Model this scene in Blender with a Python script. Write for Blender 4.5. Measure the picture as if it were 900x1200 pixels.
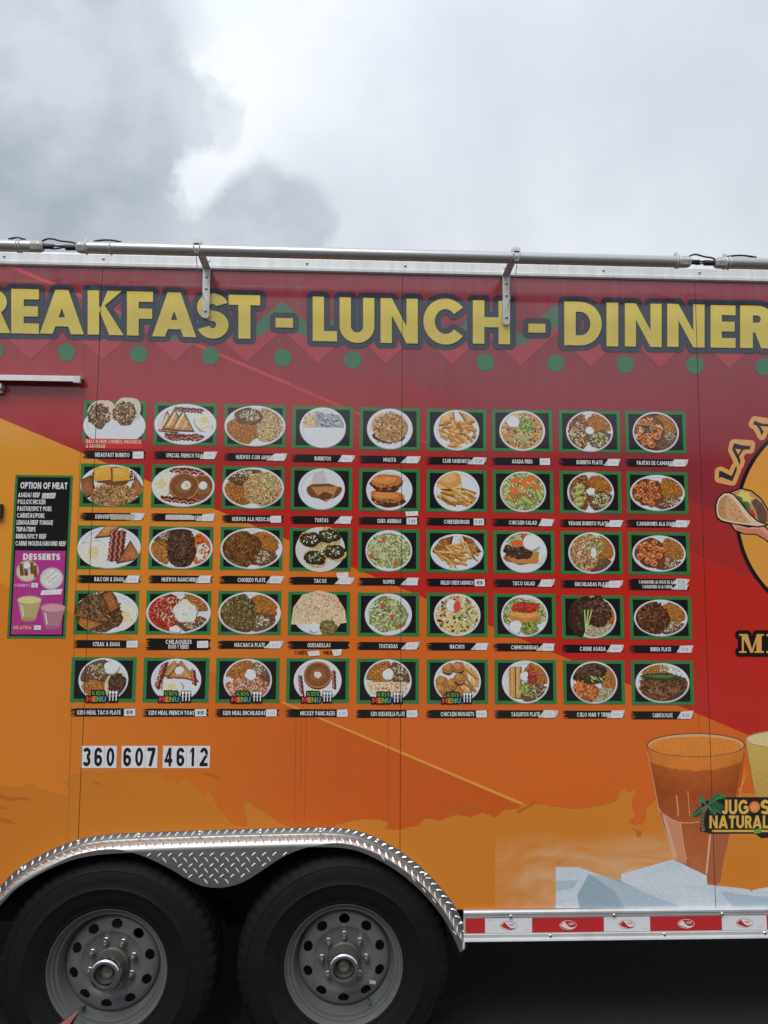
import bpy, bmesh, math, random
from math import sin, cos, pi, radians
from mathutils import Vector, Matrix

# ------------------------------------------------------------------ scene, camera, light
scn = bpy.context.scene
for o in list(bpy.data.objects):
    bpy.data.objects.remove(o, do_unlink=True)
COL = scn.collection
FPX, PW, PH, DIST, CAMZ = 900.0, 900.0, 1200.0, 2.8, 1.65
PITCH, YAW, ROLL = radians(5.505), radians(2.3594), radians(0.3635)
_fw = Vector((sin(YAW) * cos(PITCH), cos(YAW) * cos(PITCH), sin(PITCH)))
_rt0 = Vector((cos(YAW), -sin(YAW), 0))
_up0 = _rt0.cross(_fw)
_rt = cos(ROLL) * _rt0 + sin(ROLL) * _up0
_up = -sin(ROLL) * _rt0 + cos(ROLL) * _up0
cam = bpy.data.cameras.new("camera")
cam.sensor_fit = 'VERTICAL'
cam.sensor_height = 36.0
cam.lens = 36.0 * FPX / PH
cam.clip_end = 2000
cam_o = bpy.data.objects.new("camera", cam)
COL.objects.link(cam_o)
cam_o.matrix_world = Matrix(((_rt.x, _up.x, -_fw.x, 0), (_rt.y, _up.y, -_fw.y, -DIST),
                             (_rt.z, _up.z, -_fw.z, CAMZ), (0, 0, 0, 1)))
scn.camera = cam_o

SUN_EL, SUN_AZ = radians(52), radians(200)      # azimuth measured from +Y clockwise
world = bpy.data.worlds.new("World")
scn.world = world
world.use_nodes = True
wn, wl = world.node_tree.nodes, world.node_tree.links
wn.clear()


def N(nodes, t, **kw):
    n = nodes.new(t)
    for k, v in kw.items():
        if k == 'inp':
            for a, b in v.items():
                n.inputs[a].default_value = b
        else:
            setattr(n, k, v)
    return n


def math_node(nodes, links, op, a, b=None, c=None, clamp=False):
    n = nodes.new('ShaderNodeMath')
    n.operation = op
    n.use_clamp = clamp
    for i, v in enumerate((a, b, c)):
        if v is None:
            continue
        if isinstance(v, (int, float)):
            n.inputs[i].default_value = v
        else:
            links.new(v, n.inputs[i])
    return n.outputs[0]


def ramp(nodes, links, fac, stops, interp='LINEAR'):
    n = nodes.new('ShaderNodeValToRGB')
    n.color_ramp.interpolation = interp
    el = n.color_ramp.elements
    while len(el) < len(stops):
        el.new(0.5)
    for e, (p, c) in zip(el, stops):
        e.position = p
        e.color = (c[0], c[1], c[2], 1) if not isinstance(c, (int, float)) else (c, c, c, 1)
    links.new(fac, n.inputs[0])
    return n.outputs[0]


def pix_dir(px, py):
    d = _rt * ((px - PW / 2) / FPX) + _up * ((PH / 2 - py) / FPX) + _fw
    return d.normalized()


def build_world():
    sky = N(wn, 'ShaderNodeTexSky', sky_type='NISHITA')
    sky.sun_disc = False
    sky.sun_elevation = SUN_EL
    sky.sun_rotation = SUN_AZ
    sky.air_density = 1.0
    sky.dust_density = 2.0
    tc = N(wn, 'ShaderNodeTexCoord')
    D = tc.outputs['Generated']
    sep = N(wn, 'ShaderNodeSeparateXYZ')
    wl.new(D, sep.inputs[0])
    # clouds live on a flat layer overhead: project the direction on it
    zc = math_node(wn, wl, 'MAXIMUM', sep.outputs[2], 0.0)
    zz = math_node(wn, wl, 'ADD', zc, 0.12)
    cx = math_node(wn, wl, 'DIVIDE', sep.outputs[0], zz)
    cy = math_node(wn, wl, 'DIVIDE', sep.outputs[1], zz)
    comb = N(wn, 'ShaderNodeCombineXYZ')
    wl.new(cx, comb.inputs[0])
    wl.new(cy, comb.inputs[1])
    comb.inputs[2].default_value = 3.7
    n1 = N(wn, 'ShaderNodeTexNoise', inp={'Scale': 1.1, 'Detail': 4.0, 'Roughness': 0.5, 'Distortion': 0.3})
    wl.new(comb.outputs[0], n1.inputs['Vector'])
    n2 = N(wn, 'ShaderNodeTexNoise', inp={'Scale': 8.0, 'Detail': 10.0, 'Roughness': 0.56, 'Distortion': 0.0})
    wl.new(D, n2.inputs['Vector'])
    n3 = N(wn, 'ShaderNodeTexNoise', inp={'Scale': 2.6, 'Detail': 6.0, 'Roughness': 0.55, 'Distortion': 0.2})
    wl.new(D, n3.inputs['Vector'])
    # thin, even high cloud with soft broad mottling
    soft = ramp(wn, wl, n3.outputs[0], [(0.34, (0.50, 0.545, 0.60)), (0.50, (0.62, 0.665, 0.72)), (0.64, (0.74, 0.775, 0.82))])

    def lump(px, py, rad, gain, thr, sx=1.0):
        """a cloud mass around a direction; returns a 0..1 mask with ragged edges"""
        c = pix_dir(px, py)
        dot = N(wn, 'ShaderNodeVectorMath', operation='SUBTRACT')
        wl.new(D, dot.inputs[0])
        dot.inputs[1].default_value = c
        mp = N(wn, 'ShaderNodeVectorMath', operation='MULTIPLY')
        wl.new(dot.outputs[0], mp.inputs[0])
        mp.inputs[1].default_value = (1.0 / sx, 1.0, 1.0)
        ln = N(wn, 'ShaderNodeVectorMath', operation='LENGTH')
        wl.new(mp.outputs[0], ln.inputs[0])
        q = math_node(wn, wl, 'DIVIDE', ln.outputs['Value'], rad)
        q = math_node(wn, wl, 'SUBTRACT', 1.0, q)
        nz = math_node(wn, wl, 'SUBTRACT', n2.outputs[0], 0.5)
        nz = math_node(wn, wl, 'MULTIPLY', nz, gain)
        q = math_node(wn, wl, 'ADD', q, nz)
        m = N(wn, 'ShaderNodeMapRange', interpolation_type='SMOOTHSTEP')
        wl.new(q, m.inputs[0])
        m.inputs[1].default_value = 0.0
        m.inputs[2].default_value = thr
        return m.outputs[0]

    def mix(fac, a, b):
        n = N(wn, 'ShaderNodeMix', data_type='RGBA')
        if isinstance(fac, (int, float)):
            n.inputs[0].default_value = fac
        else:
            wl.new(fac, n.inputs[0])
        for i, v in ((6, a), (7, b)):
            if isinstance(v, tuple):
                n.inputs[i].default_value = (*v, 1)
            else:
                wl.new(v, n.inputs[i])
        return n.outputs[2]

    c = soft
    dark = ramp(wn, wl, n2.outputs[0], [(0.36, (0.33, 0.375, 0.44)), (0.66, (0.50, 0.545, 0.60))])
    midg = (0.47, 0.51, 0.575)
    lit = (0.80, 0.83, 0.86)
    # bright break between the two cumulus masses
    c = mix(math_node(wn, wl, 'MULTIPLY', lump(240, 170, 0.20, 1.0, 0.9, 0.8), 0.55), c, lit)
    c = mix(math_node(wn, wl, 'MULTIPLY', lump(760, 250, 0.28, 0.5, 1.2, 1.6), 0.6), c, lit)
    c = mix(math_node(wn, wl, 'MULTIPLY', lump(640, 70, 0.30, 0.7, 1.0, 1.3), 0.65), c, midg)
    c = mix(math_node(wn, wl, 'MULTIPLY', lump(860, 90, 0.22, 0.7, 1.0), 0.6), c, midg)
    for (px, py, r, g, th, sx, am) in ((40, 120, 0.185, 1.3, 0.20, 1.0, 0.78), (0, 230, 0.20, 1.2, 0.22, 1.05, 0.85),
                                       (120, 170, 0.090, 1.3, 0.20, 1.0, 0.72),
                                       (120, 10, 0.11, 1.2, 0.5, 1.3, 0.5), (312, 262, 0.075, 1.25, 0.26, 1.25, 0.72),
                                       (262, 150, 0.035, 1.0, 0.5, 0.7, 0.40), (-150, 60, 0.20, 1.0, 0.4, 1.0, 0.8)):
        c = mix(math_node(wn, wl, 'MULTIPLY', lump(px, py, r, g, th, sx), am), c, dark)
    # elsewhere the same broken cloud cover goes on
    far = ramp(wn, wl, n1.outputs[0], [(0.38, (0.40, 0.445, 0.51)), (0.60, (0.72, 0.755, 0.80))])
    fw = N(wn, 'ShaderNodeVectorMath', operation='DOT_PRODUCT')
    wl.new(D, fw.inputs[0])
    fw.inputs[1].default_value = pix_dir(450, 150)
    fr = N(wn, 'ShaderNodeMapRange', interpolation_type='SMOOTHSTEP')
    wl.new(fw.outputs['Value'], fr.inputs[0])
    fr.inputs[1].default_value = 0.80
    fr.inputs[2].default_value = 0.60
    c = mix(fr.outputs[0], c, far)
    # an overcast sky is brightest overhead and dimmest near the horizon (CIE overcast)
    g = math_node(wn, wl, 'MULTIPLY_ADD', zc, 0.75, 0.60)
    vm = N(wn, 'ShaderNodeVectorMath', operation='SCALE')
    wl.new(c, vm.inputs[0])
    wl.new(g, vm.inputs['Scale'])
    b1 = N(wn, 'ShaderNodeBackground')
    wl.new(vm.outputs[0], b1.inputs[0])
    b1.inputs[1].default_value = SKY_GAIN
    b2 = N(wn, 'ShaderNodeBackground')
    wl.new(sky.outputs[0], b2.inputs[0])
    b2.inputs[1].default_value = 0.05
    ms = N(wn, 'ShaderNodeMixShader')
    ms.inputs[0].default_value = 0.94
    wl.new(b2.outputs[0], ms.inputs[1])
    wl.new(b1.outputs[0], ms.inputs[2])
    out = N(wn, 'ShaderNodeOutputWorld')
    wl.new(ms.outputs[0], out.inputs[0])


SKY_GAIN = 1.24
build_world()
sun = bpy.data.lights.new("sun", 'SUN')
sun.energy = 1.5
sun.angle = radians(30)
sun.color = (1.0, 0.97, 0.92)
sun_o = bpy.data.objects.new("sun", sun)
COL.objects.link(sun_o)
_sd = Vector((sin(SUN_AZ) * cos(SUN_EL), cos(SUN_AZ) * cos(SUN_EL), sin(SUN_EL)))
sun_o.rotation_euler = (-_sd).to_track_quat('-Z', 'Y').to_euler()
sun_o.location = (0, -6, 8)
vs = scn.view_settings
vs.view_transform = 'Standard'
vs.look = 'None'
vs.gamma = 1.0
vs.use_curve_mapping = False
vs.exposure = 0.14
GAIN = 1.30            # printed colour seen in the photo -> albedo of the print

# ------------------------------------------------------------------ pixel -> point
def P3(px, py, y=0.0):
    d = _rt * ((px - PW / 2) / FPX) + _up * ((PH / 2 - py) / FPX) + _fw
    t = (y + DIST) / d.y
    return Vector((d.x * t, y, CAMZ + d.z * t))


def W(px, py, y=0.0):
    p = P3(px, py, y)
    return (p.x, p.z)


def lin(c):
    c = c / 255.0
    return c / 12.92 if c <= 0.04045 else ((c + 0.055) / 1.055) ** 2.4


def C(r, g, b, k=None):
    k = GAIN if k is None else k
    c = [lin(v) * k for v in (r, g, b)]
    lum = .2126 * c[0] + .7152 * c[1] + .0722 * c[2]
    c = [v + (lum - v) * .03 for v in c]          # ink on vinyl is never fully saturated
    m = max(c)
    return tuple(v * min(1.0, 0.84 / max(m, 1e-6)) for v in c)


rnd = random.Random(11)

# ------------------------------------------------------------------ materials
def mat_new(name):
    m = bpy.data.materials.new(name)
    m.use_nodes = True
    nt = m.node_tree
    return m, nt.nodes, nt.links, nt.nodes['Principled BSDF']


def mat_print(name, rough=0.10, coat=0.0, dirt=1.0, speck=0.36, spec=0.8):
    """printed vinyl: colour from the 'print' attribute, fine ink grain, dirt streaks of its own shape"""
    m, n, l, b = mat_new(name)
    at = N(n, 'ShaderNodeAttribute', attribute_name='print')
    tc = N(n, 'ShaderNodeTexCoord')
    nz = N(n, 'ShaderNodeTexNoise', inp={'Scale': 240.0, 'Detail': 4.0, 'Roughness': 0.75})
    l.new(tc.outputs['Object'], nz.inputs['Vector'])
    a = math_node(n, l, 'SUBTRACT', nz.outputs[0], 0.5)
    a = math_node(n, l, 'MULTIPLY', a, at.outputs['Alpha'])
    a = math_node(n, l, 'MULTIPLY_ADD', a, speck * 10, 1.0)
    vm = N(n, 'ShaderNodeVectorMath', operation='SCALE')
    l.new(at.outputs['Color'], vm.inputs[0])
    l.new(a, vm.inputs['Scale'])
    col = vm.outputs[0]
    # run-off streaks below the roof trim
    mp = N(n, 'ShaderNodeMapping')
    mp.inputs['Scale'].default_value = (26, 1, 0.55)
    l.new(tc.outputs['Object'], mp.inputs['Vector'])
    st = N(n, 'ShaderNodeTexNoise', inp={'Scale': 1.0, 'Detail': 5.0, 'Roughness': 0.7})
    l.new(mp.outputs[0], st.inputs['Vector'])
    sm = ramp(n, l, st.outputs[0], [(0.45, 0.0), (0.72, 1.0)])
    sx = N(n, 'ShaderNodeSeparateXYZ')
    l.new(tc.outputs['Object'], sx.inputs[0])
    mr = N(n, 'ShaderNodeMapRange')
    l.new(sx.outputs[2], mr.inputs[0])
    mr.inputs[1].default_value = 2.2
    mr.inputs[2].default_value = 2.85
    fac = math_node(n, l, 'MULTIPLY', sm, mr.outputs[0])
    big = N(n, 'ShaderNodeTexNoise', inp={'Scale': 2.2, 'Detail': 6.0, 'Roughness': 0.65})
    l.new(tc.outputs['Object'], big.inputs['Vector'])
    film = ramp(n, l, big.outputs[0], [(0.4, 0.0), (0.75, 0.03)])
    fac = math_node(n, l, 'MULTIPLY_ADD', fac, 0.22, film)
    fac = math_node(n, l, 'MULTIPLY', fac, dirt)
    mx = N(n, 'ShaderNodeMix', data_type='RGBA')
    l.new(fac, mx.inputs[0])
    l.new(col, mx.inputs[6])
    mx.inputs[7].default_value = (0.27, 0.24, 0.245, 1)
    l.new(mx.outputs[2], b.inputs['Base Color'])
    rg = math_node(n, l, 'MULTIPLY_ADD', big.outputs[0], 0.10, rough - 0.05)
    l.new(rg, b.inputs['Roughness'])
    b.inputs['Specular IOR Level'].default_value = spec
    # slight waviness of the thin sheet
    wv = N(n, 'ShaderNodeTexNoise', inp={'Scale': 3.0, 'Detail': 2.0})
    l.new(tc.outputs['Object'], wv.inputs['Vector'])
    bp = N(n, 'ShaderNodeBump', inp={'Strength': 0.05, 'Distance': 0.02})
    l.new(wv.outputs[0], bp.inputs['Height'])
    l.new(bp.outputs[0], b.inputs['Normal'])
    return m


def mat_metal(name, col, rough=0.3, metallic=1.0, dirt=0.25, streak=False, scale=18.0, dirtcol=(0.08, 0.075, 0.07)):
    m, n, l, b = mat_new(name)
    tc = N(n, 'ShaderNodeTexCoord')
    mp = N(n, 'ShaderNodeMapping')
    mp.inputs['Scale'].default_value = (30, 4, 2.0) if streak else (scale, scale, scale)
    l.new(tc.outputs['Object'], mp.inputs['Vector'])
    nz = N(n, 'ShaderNodeTexNoise', inp={'Scale': 1.0, 'Detail': 7.0, 'Roughness': 0.7})
    l.new(mp.outputs[0], nz.inputs['Vector'])
    f = ramp(n, l, nz.outputs[0], [(0.40, 0.0), (0.75, dirt)])
    mx = N(n, 'ShaderNodeMix', data_type='RGBA')
    l.new(f, mx.inputs[0])
    mx.inputs[6].default_value = (*col, 1)
    mx.inputs[7].default_value = (*dirtcol, 1)
    l.new(mx.outputs[2], b.inputs['Base Color'])
    l.new(math_node(n, l, 'MULTIPLY_ADD', nz.outputs[0], 0.25, rough - 0.1), b.inputs['Roughness'])
    b.inputs['Metallic'].default_value = metallic
    return m


def mat_rubber():
    m, n, l, b = mat_new('tyre_rubber')
    tc = N(n, 'ShaderNodeTexCoord')
    nz = N(n, 'ShaderNodeTexNoise', inp={'Scale': 9.0, 'Detail': 9.0, 'Roughness': 0.7})
    l.new(tc.outputs['Object'], nz.inputs['Vector'])
    c = ramp(n, l, nz.outputs[0], [(0.35, (0.0065, 0.006, 0.0058)), (0.60, (0.009, 0.0085, 0.008)), (0.82, (0.026, 0.023, 0.021))])
    l.new(c, b.inputs['Base Color'])
    b.inputs['Roughness'].default_value = 0.66
    b.inputs['Specular IOR Level'].default_value = 0.2
    n2 = N(n, 'ShaderNodeTexNoise', inp={'Scale': 260.0, 'Detail': 4.0})
    l.new(tc.outputs['Object'], n2.inputs['Vector'])
    bp = N(n, 'ShaderNodeBump', inp={'Strength': 0.12, 'Distance': 0.002})
    l.new(n2.outputs[0], bp.inputs['Height'])
    l.new(bp.outputs[0], b.inputs['Normal'])
    return m


def mat_asphalt():
    m, n, l, b = mat_new('asphalt')
    tc = N(n, 'ShaderNodeTexCoord')
    nz = N(n, 'ShaderNodeTexNoise', inp={'Scale': 140.0, 'Detail': 5.0, 'Roughness': 0.8})
    l.new(tc.outputs['Object'], nz.inputs['Vector'])
    n2 = N(n, 'ShaderNodeTexNoise', inp={'Scale': 1.3, 'Detail': 6.0})
    l.new(tc.outputs['Object'], n2.inputs['Vector'])
    a = ramp(n, l, nz.outputs[0], [(0.3, (0.016, 0.0155, 0.015)), (0.7, (0.062, 0.059, 0.055))])
    c = ramp(n, l, n2.outputs[0], [(0.3, 0.7), (0.7, 1.1)])
    mx = N(n, 'ShaderNodeMix', data_type='RGBA', blend_type='MULTIPLY')
    mx.inputs[0].default_value = 1.0
    l.new(a, mx.inputs[6])
    l.new(c, mx.inputs[7])
    l.new(mx.outputs[2], b.inputs['Base Color'])
    b.inputs['Roughness'].default_value = 0.9
    bp = N(n, 'ShaderNodeBump', inp={'Strength': 0.5, 'Distance': 0.006})
    l.new(nz.outputs[0], bp.inputs['Height'])
    l.new(bp.outputs[0], b.inputs['Normal'])
    return m


M = {
    'print': mat_print('printed_vinyl'),
    'gloss': mat_print('printed_sticker', rough=0.35, dirt=0.5),
    'alu': mat_metal('aluminium', (0.70, 0.705, 0.71), 0.36, 0.40, 0.30, scale=10.0),
    'trim': mat_metal('roof_trim_aluminium', (0.86, 0.865, 0.88), 0.45, 0.15, 0.5, streak=True, dirtcol=(0.50, 0.50, 0.52)),
    'tread': mat_metal('tread_plate_aluminium', (0.56, 0.545, 0.525), 0.36, 1.0, 0.25, scale=30.0, dirtcol=(0.22, 0.21, 0.20)),
    'lug': mat_metal('tread_lug_aluminium', (0.82, 0.82, 0.82), 0.20, 1.0, 0.1, scale=30.0, dirtcol=(0.4, 0.4, 0.4)),
    'tube': mat_metal('tube_shell', (0.55, 0.555, 0.56), 0.30, 0.55, 0.25, scale=14.0, dirtcol=(0.30, 0.295, 0.285)),
    'cap': mat_metal('tube_end_plastic', (0.58, 0.575, 0.555), 0.5, 0.0, 0.2),
    'bracket': mat_metal('galvanised_bracket', (0.70, 0.70, 0.69), 0.45, 0.35, 0.35, scale=25.0, dirtcol=(0.36, 0.35, 0.33)),
    'screw': mat_metal('screw_steel', (0.45, 0.45, 0.46), 0.3, 1.0, 0.2),
    'black': mat_metal('black_paint', (0.012, 0.012, 0.012), 0.6, 0.0, 0.3, dirtcol=(0.03, 0.027, 0.024)),
    'cable': mat_metal('black_cable', (0.018, 0.018, 0.02), 0.45, 0.0, 0.2, dirtcol=(0.05, 0.05, 0.05)),
    'rim': mat_metal('grey_wheel_paint', (0.165, 0.17, 0.175), 0.42, 0.25, 0.45, scale=22.0, dirtcol=(0.105, 0.10, 0.09)),
    'hub': mat_metal('hub_casting', (0.17, 0.165, 0.15), 0.5, 0.6, 0.6, scale=26.0, dirtcol=(0.08, 0.07, 0.05)),
    'chrome': mat_metal('chrome', (0.85, 0.85, 0.86), 0.08, 1.0, 0.12, scale=40.0, dirtcol=(0.3, 0.28, 0.26)),
    'nut': mat_metal('zinc_nut', (0.42, 0.41, 0.39), 0.32, 0.9, 0.5, scale=60.0),
    'green_cap': mat_metal('green_valve_cap', (0.03, 0.085, 0.06), 0.4, 0.0, 0.2),
    'red_rod': mat_metal('dark_red_lacquer', (0.16, 0.018, 0.016), 0.35, 0.0, 0.3, dirtcol=(0.05, 0.01, 0.01)),
    'white': mat_metal('white_paint', (0.72, 0.72, 0.71), 0.4, 0.0, 0.25, dirtcol=(0.4, 0.39, 0.37)),
    'rubber': mat_rubber(),
    'asphalt': mat_asphalt(),
}

# ------------------------------------------------------------------ mesh helpers
def link(name, me, mat, parent=None, label=None, kind=None):
    o = bpy.data.objects.new(name, me)
    COL.objects.link(o)
    if mat is not None and not me.materials:
        me.materials.append(mat)
    if parent is not None:
        o.parent = parent
    if label:
        o['label'] = label
    if kind:
        o['kind'] = kind
    return o


def bm_obj(name, bm, mat, parent=None, smooth=False, **kw):
    me = bpy.data.meshes.new(name)
    bmesh.ops.recalc_face_normals(bm, faces=bm.faces)
    bm.to_mesh(me)
    bm.free()
    if smooth:
        me.polygons.foreach_set('use_smooth', [True] * len(me.polygons))
        me.set_sharp_from_angle(angle=radians(38))
    return link(name, me, mat, parent, **kw)


def box(bm, x0, x1, y0, y1, z0, z1):
    v = [bm.verts.new((x, y, z)) for x in (x0, x1) for y in (y0, y1) for z in (z0, z1)]
    for f in ((0, 1, 3, 2), (4, 6, 7, 5), (0, 4, 5, 1), (2, 3, 7, 6), (0, 2, 6, 4), (1, 5, 7, 3)):
        bm.faces.new([v[i] for i in f])


def tube(bm, pts, r, n=10, caps=True):
    pts = [Vector(p) for p in pts]
    rings = []
    prev = None
    for i, p in enumerate(pts):
        d = (pts[min(i + 1, len(pts) - 1)] - pts[max(i - 1, 0)]).normalized()
        a = Vector((0, 0, 1)) if abs(d.z) < 0.9 else Vector((1, 0, 0))
        u = d.cross(a).normalized() if prev is None else (prev - d * prev.dot(d)).normalized()
        prev = u
        w = d.cross(u)
        rr = r[i] if isinstance(r, (list, tuple)) else r
        rings.append([bm.verts.new(p + (u * cos(2 * pi * k / n) + w * sin(2 * pi * k / n)) * rr) for k in range(n)])
    for a, b in zip(rings, rings[1:]):
        for k in range(n):
            bm.faces.new((a[k], a[(k + 1) % n], b[(k + 1) % n], b[k]))
    if caps:
        bm.faces.new(rings[0])
        bm.faces.new(rings[-1])
    return rings


def lathe(bm, prof, n=64, axis='y', cx=0, cz=0, fn=None):
    """profile of (radius, y) turned about the y axis"""
    rings = []
    for j, (r, y) in enumerate(prof):
        ring = []
        for k in range(n):
            a = 2 * pi * k / n
            rr = r if fn is None else fn(j, k, r)
            ring.append(bm.verts.new((cx + rr * cos(a), y, cz + rr * sin(a))))
        rings.append(ring)
    for a, b in zip(rings, rings[1:]):
        for k in range(n):
            bm.faces.new((a[k], a[(k + 1) % n], b[(k + 1) % n], b[k]))
    return rings


def extrude_profile(bm, prof, x0, x1):
    """closed (y, z) profile along x"""
    a = [bm.verts.new((x0, y, z)) for y, z in prof]
    b = [bm.verts.new((x1, y, z)) for y, z in prof]
    n = len(prof)
    for i in range(n):
        bm.faces.new((a[i], a[(i + 1) % n], b[(i + 1) % n], b[i]))
    bm.faces.new(a)
    bm.faces.new(b)


def screw_mesh(r=0.005, h=0.003):
    bm = bmesh.new()
    lathe(bm, [(0.0001, -h), (r * 0.6, -h * 0.95), (r * 0.92, -h * 0.55), (r, 0.0)], 14)
    me = bpy.data.meshes.new('screw')
    bmesh.ops.recalc_face_normals(bm, faces=bm.faces)
    bm.to_mesh(me)
    bm.free()
    me.polygons.foreach_set('use_smooth', [True] * len(me.polygons))
    return me


# ------------------------------------------------------------------ flat print
SEAMS = [W(104, 697)[0], W(470, 690)[0], W(827, 720)[0]]
GAP = 0.0011
DZ = 1.6e-6


def clip(poly, cols, a, b, c):
    """keep the side a*x+b*z <= c ; poly of (x,z) with a colour per vertex"""
    out, oc = [], []
    n = len(poly)
    for i in range(n):
        p, q = poly[i], poly[(i + 1) % n]
        cp, cq = cols[i], cols[(i + 1) % n]
        dp, dq = a * p[0] + b * p[1] - c, a * q[0] + b * q[1] - c
        if dp <= 0:
            out.append(p)
            oc.append(cp)
        if (dp < 0 < dq) or (dq < 0 < dp):
            t = dp / (dp - dq)
            out.append((p[0] + (q[0] - p[0]) * t, p[1] + (q[1] - p[1]) * t))
            oc.append(tuple(u + (v - u) * t for u, v in zip(cp, cq)))
    return out, oc


class Paint:
    def __init__(self):
        self.polys = []
        self.tf = lambda a, b: W(a, b)          # local -> wall
        self.lim = None                         # ellipse that local shapes must stay inside

    def wall(self, pts, col, tex=0.0):
        """pts already on the wall; col one colour or one per vertex"""
        if not isinstance(col, list):
            col = [col] * len(pts)
        self.polys.append((pts, [(*c[:3], tex) for c in col]))

    def add(self, pts, col, tex=0.0):
        if self.lim:
            cx, cy, rx, ry = self.lim
            q = []
            for a, b in pts:
                d = math.hypot((a - cx) / rx, (b - cy) / ry)
                q.append((a, b) if d <= 1 else (cx + (a - cx) / d, cy + (b - cy) / d))
            pts = q
        self.wall([self.tf(*p) for p in pts], col, tex)

    def grad(self, pts, fn, nx, ny, tex=0.0):
        """pixel-space polygon cut into a grid, colour fn(px,py) at every vertex"""
        xs = [p[0] for p in pts]
        ys = [p[1] for p in pts]
        x0, x1, y0, y1 = min(xs), max(xs), min(ys), max(ys)
        dummy = [(0,)] * len(pts)
        lay = []
        for i in range(nx):
            a0, a1 = x0 + (x1 - x0) * i / nx, x0 + (x1 - x0) * (i + 1) / nx
            s, d = clip(pts, dummy, 1, 0, a1)
            if len(s) < 3:
                continue
            s, d = clip(s, d, -1, 0, -a0)
            if len(s) < 3:
                continue
            for j in range(ny):
                b0, b1 = y0 + (y1 - y0) * j / ny, y0 + (y1 - y0) * (j + 1) / ny
                q, e = clip(s, d, 0, 1, b1)
                if len(q) < 3:
                    continue
                q, e = clip(q, e, 0, -1, -b0)
                if len(q) < 3:
                    continue
                lay.append(([self.tf(*p) for p in q], [(*fn(*p), tex) for p in q]))
        self.polys.append(lay)

    # -- shapes
    def ell(self, cx, cy, rx, ry, col, tex=0.0, n=36, a0=0.0, a1=2 * pi):
        self.add([(cx + rx * cos(a0 + (a1 - a0) * k / n), cy + ry * sin(a0 + (a1 - a0) * k / n)) for k in range(n)], col, tex)

    def blob(self, cx, cy, rx, ry, col, tex=0.6, j=0.12, n=22, rot=0.0):
        ph = [rnd.uniform(0, 6.28) for _ in range(4)]
        pts = []
        for k in range(n):
            a = 2 * pi * k / n
            r = 1 + j * (0.6 * sin(2 * a + ph[0]) + 0.5 * sin(3 * a + ph[1]) + 0.5 * sin(5 * a + ph[2]) + rnd.uniform(-.5, .5))
            x, y = rx * r * cos(a), ry * r * sin(a)
            pts.append((cx + x * cos(rot) - y * sin(rot), cy + x * sin(rot) + y * cos(rot)))
        self.add(pts, col, tex)

    def line(self, x0, y0, x1, y1, w, col, tex=0.0, w1=None):
        d = math.hypot(x1 - x0, y1 - y0) or 1e-6
        nx, ny = -(y1 - y0) / d / 2, (x1 - x0) / d / 2
        w1 = w if w1 is None else w1
        self.add([(x0 + nx * w, y0 + ny * w), (x1 + nx * w1, y1 + ny * w1), (x1 - nx * w1, y1 - ny * w1), (x0 - nx * w, y0 - ny * w)], col, tex)

    def path(self, pts, w, col, tex=0.0):
        for a, b in zip(pts, pts[1:]):
            self.line(*a, *b, w, col, tex)

    def build(self, name, parent, base, mat=None, seams=True, region=None, label=None, back=None, kind=None):
        V, F, CC = [], [], []
        y = -base
        for e in self.polys:
            lay = e if isinstance(e, list) else [e]
            y -= DZ
            for pts, cols in lay:
                parts = [(pts, cols)]
                if seams:
                    for s in SEAMS:
                        nxt = []
                        for q, k in parts:
                            xs = [p[0] for p in q]
                            if min(xs) < s + GAP and max(xs) > s - GAP:
                                for sg in (1, -1):
                                    u, w = clip(q, k, sg, 0, sg * s - GAP)
                                    if len(u) > 2:
                                        nxt.append((u, w))
                            else:
                                nxt.append((q, k))
                        parts = nxt
                if region:
                    nxt = []
                    for q, k in parts:
                        for r in region:
                            u, w = q, k
                            for hp in r:
                                u, w = clip(u, w, *hp)
                                if len(u) < 3:
                                    break
                            if len(u) > 2:
                                nxt.append((u, w))
                    parts = nxt
                for q, k in parts:
                    ar = sum(q[i][0] * q[(i + 1) % len(q)][1] - q[(i + 1) % len(q)][0] * q[i][1] for i in range(len(q)))
                    if abs(ar) < 1e-9:
                        continue
                    if ar < 0:
                        q, k = q[::-1], k[::-1]
                    b = len(V)
                    V += [(p[0], y, p[1]) for p in q]
                    F.append(list(range(b, b + len(q))))
                    CC += k
        nprint = len(V)
        if back:
            for (x0, x1, y0, y1, z0, z1) in back:
                b = len(V)
                V += [(x, yy, z) for x in (x0, x1) for yy in (y0, y1) for z in (z0, z1)]
                for f in ((0, 1, 3, 2), (4, 6, 7, 5), (0, 4, 5, 1), (2, 3, 7, 6), (0, 2, 6, 4), (1, 5, 7, 3)):
                    F.append([b + i for i in f])
                    CC += [(0.3, 0.3, 0.3, 0.0)] * 4
        me = bpy.data.meshes.new(name)
        me.from_pydata(V, [], F)
        at = me.color_attributes.new('print', 'FLOAT_COLOR', 'CORNER')
        flat = []
        for c in CC:
            flat += c
        at.data.foreach_set('color', flat)
        me.update()
        return link(name, me, mat or M['print'], parent, label=label, kind=kind)


# ------------------------------------------------------------------ a drawn bold alphabet (cap height 1)
def hull(pts):
    pts = sorted(set(pts))
    def half(ps):
        h = []
        for p in ps:
            while len(h) > 1 and (h[-1][0] - h[-2][0]) * (p[1] - h[-2][1]) - (h[-1][1] - h[-2][1]) * (p[0] - h[-2][0]) <= 0:
                h.pop()
            h.append(p)
        return h
    a, b = half(pts), half(pts[::-1])
    return a[:-1] + b[:-1]


def dilate(poly, r, n=14):
    return hull([(round(p[0] + r * cos(2 * pi * k / n), 5), round(p[1] + r * sin(2 * pi * k / n), 5)) for p in poly for k in range(n)])


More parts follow.
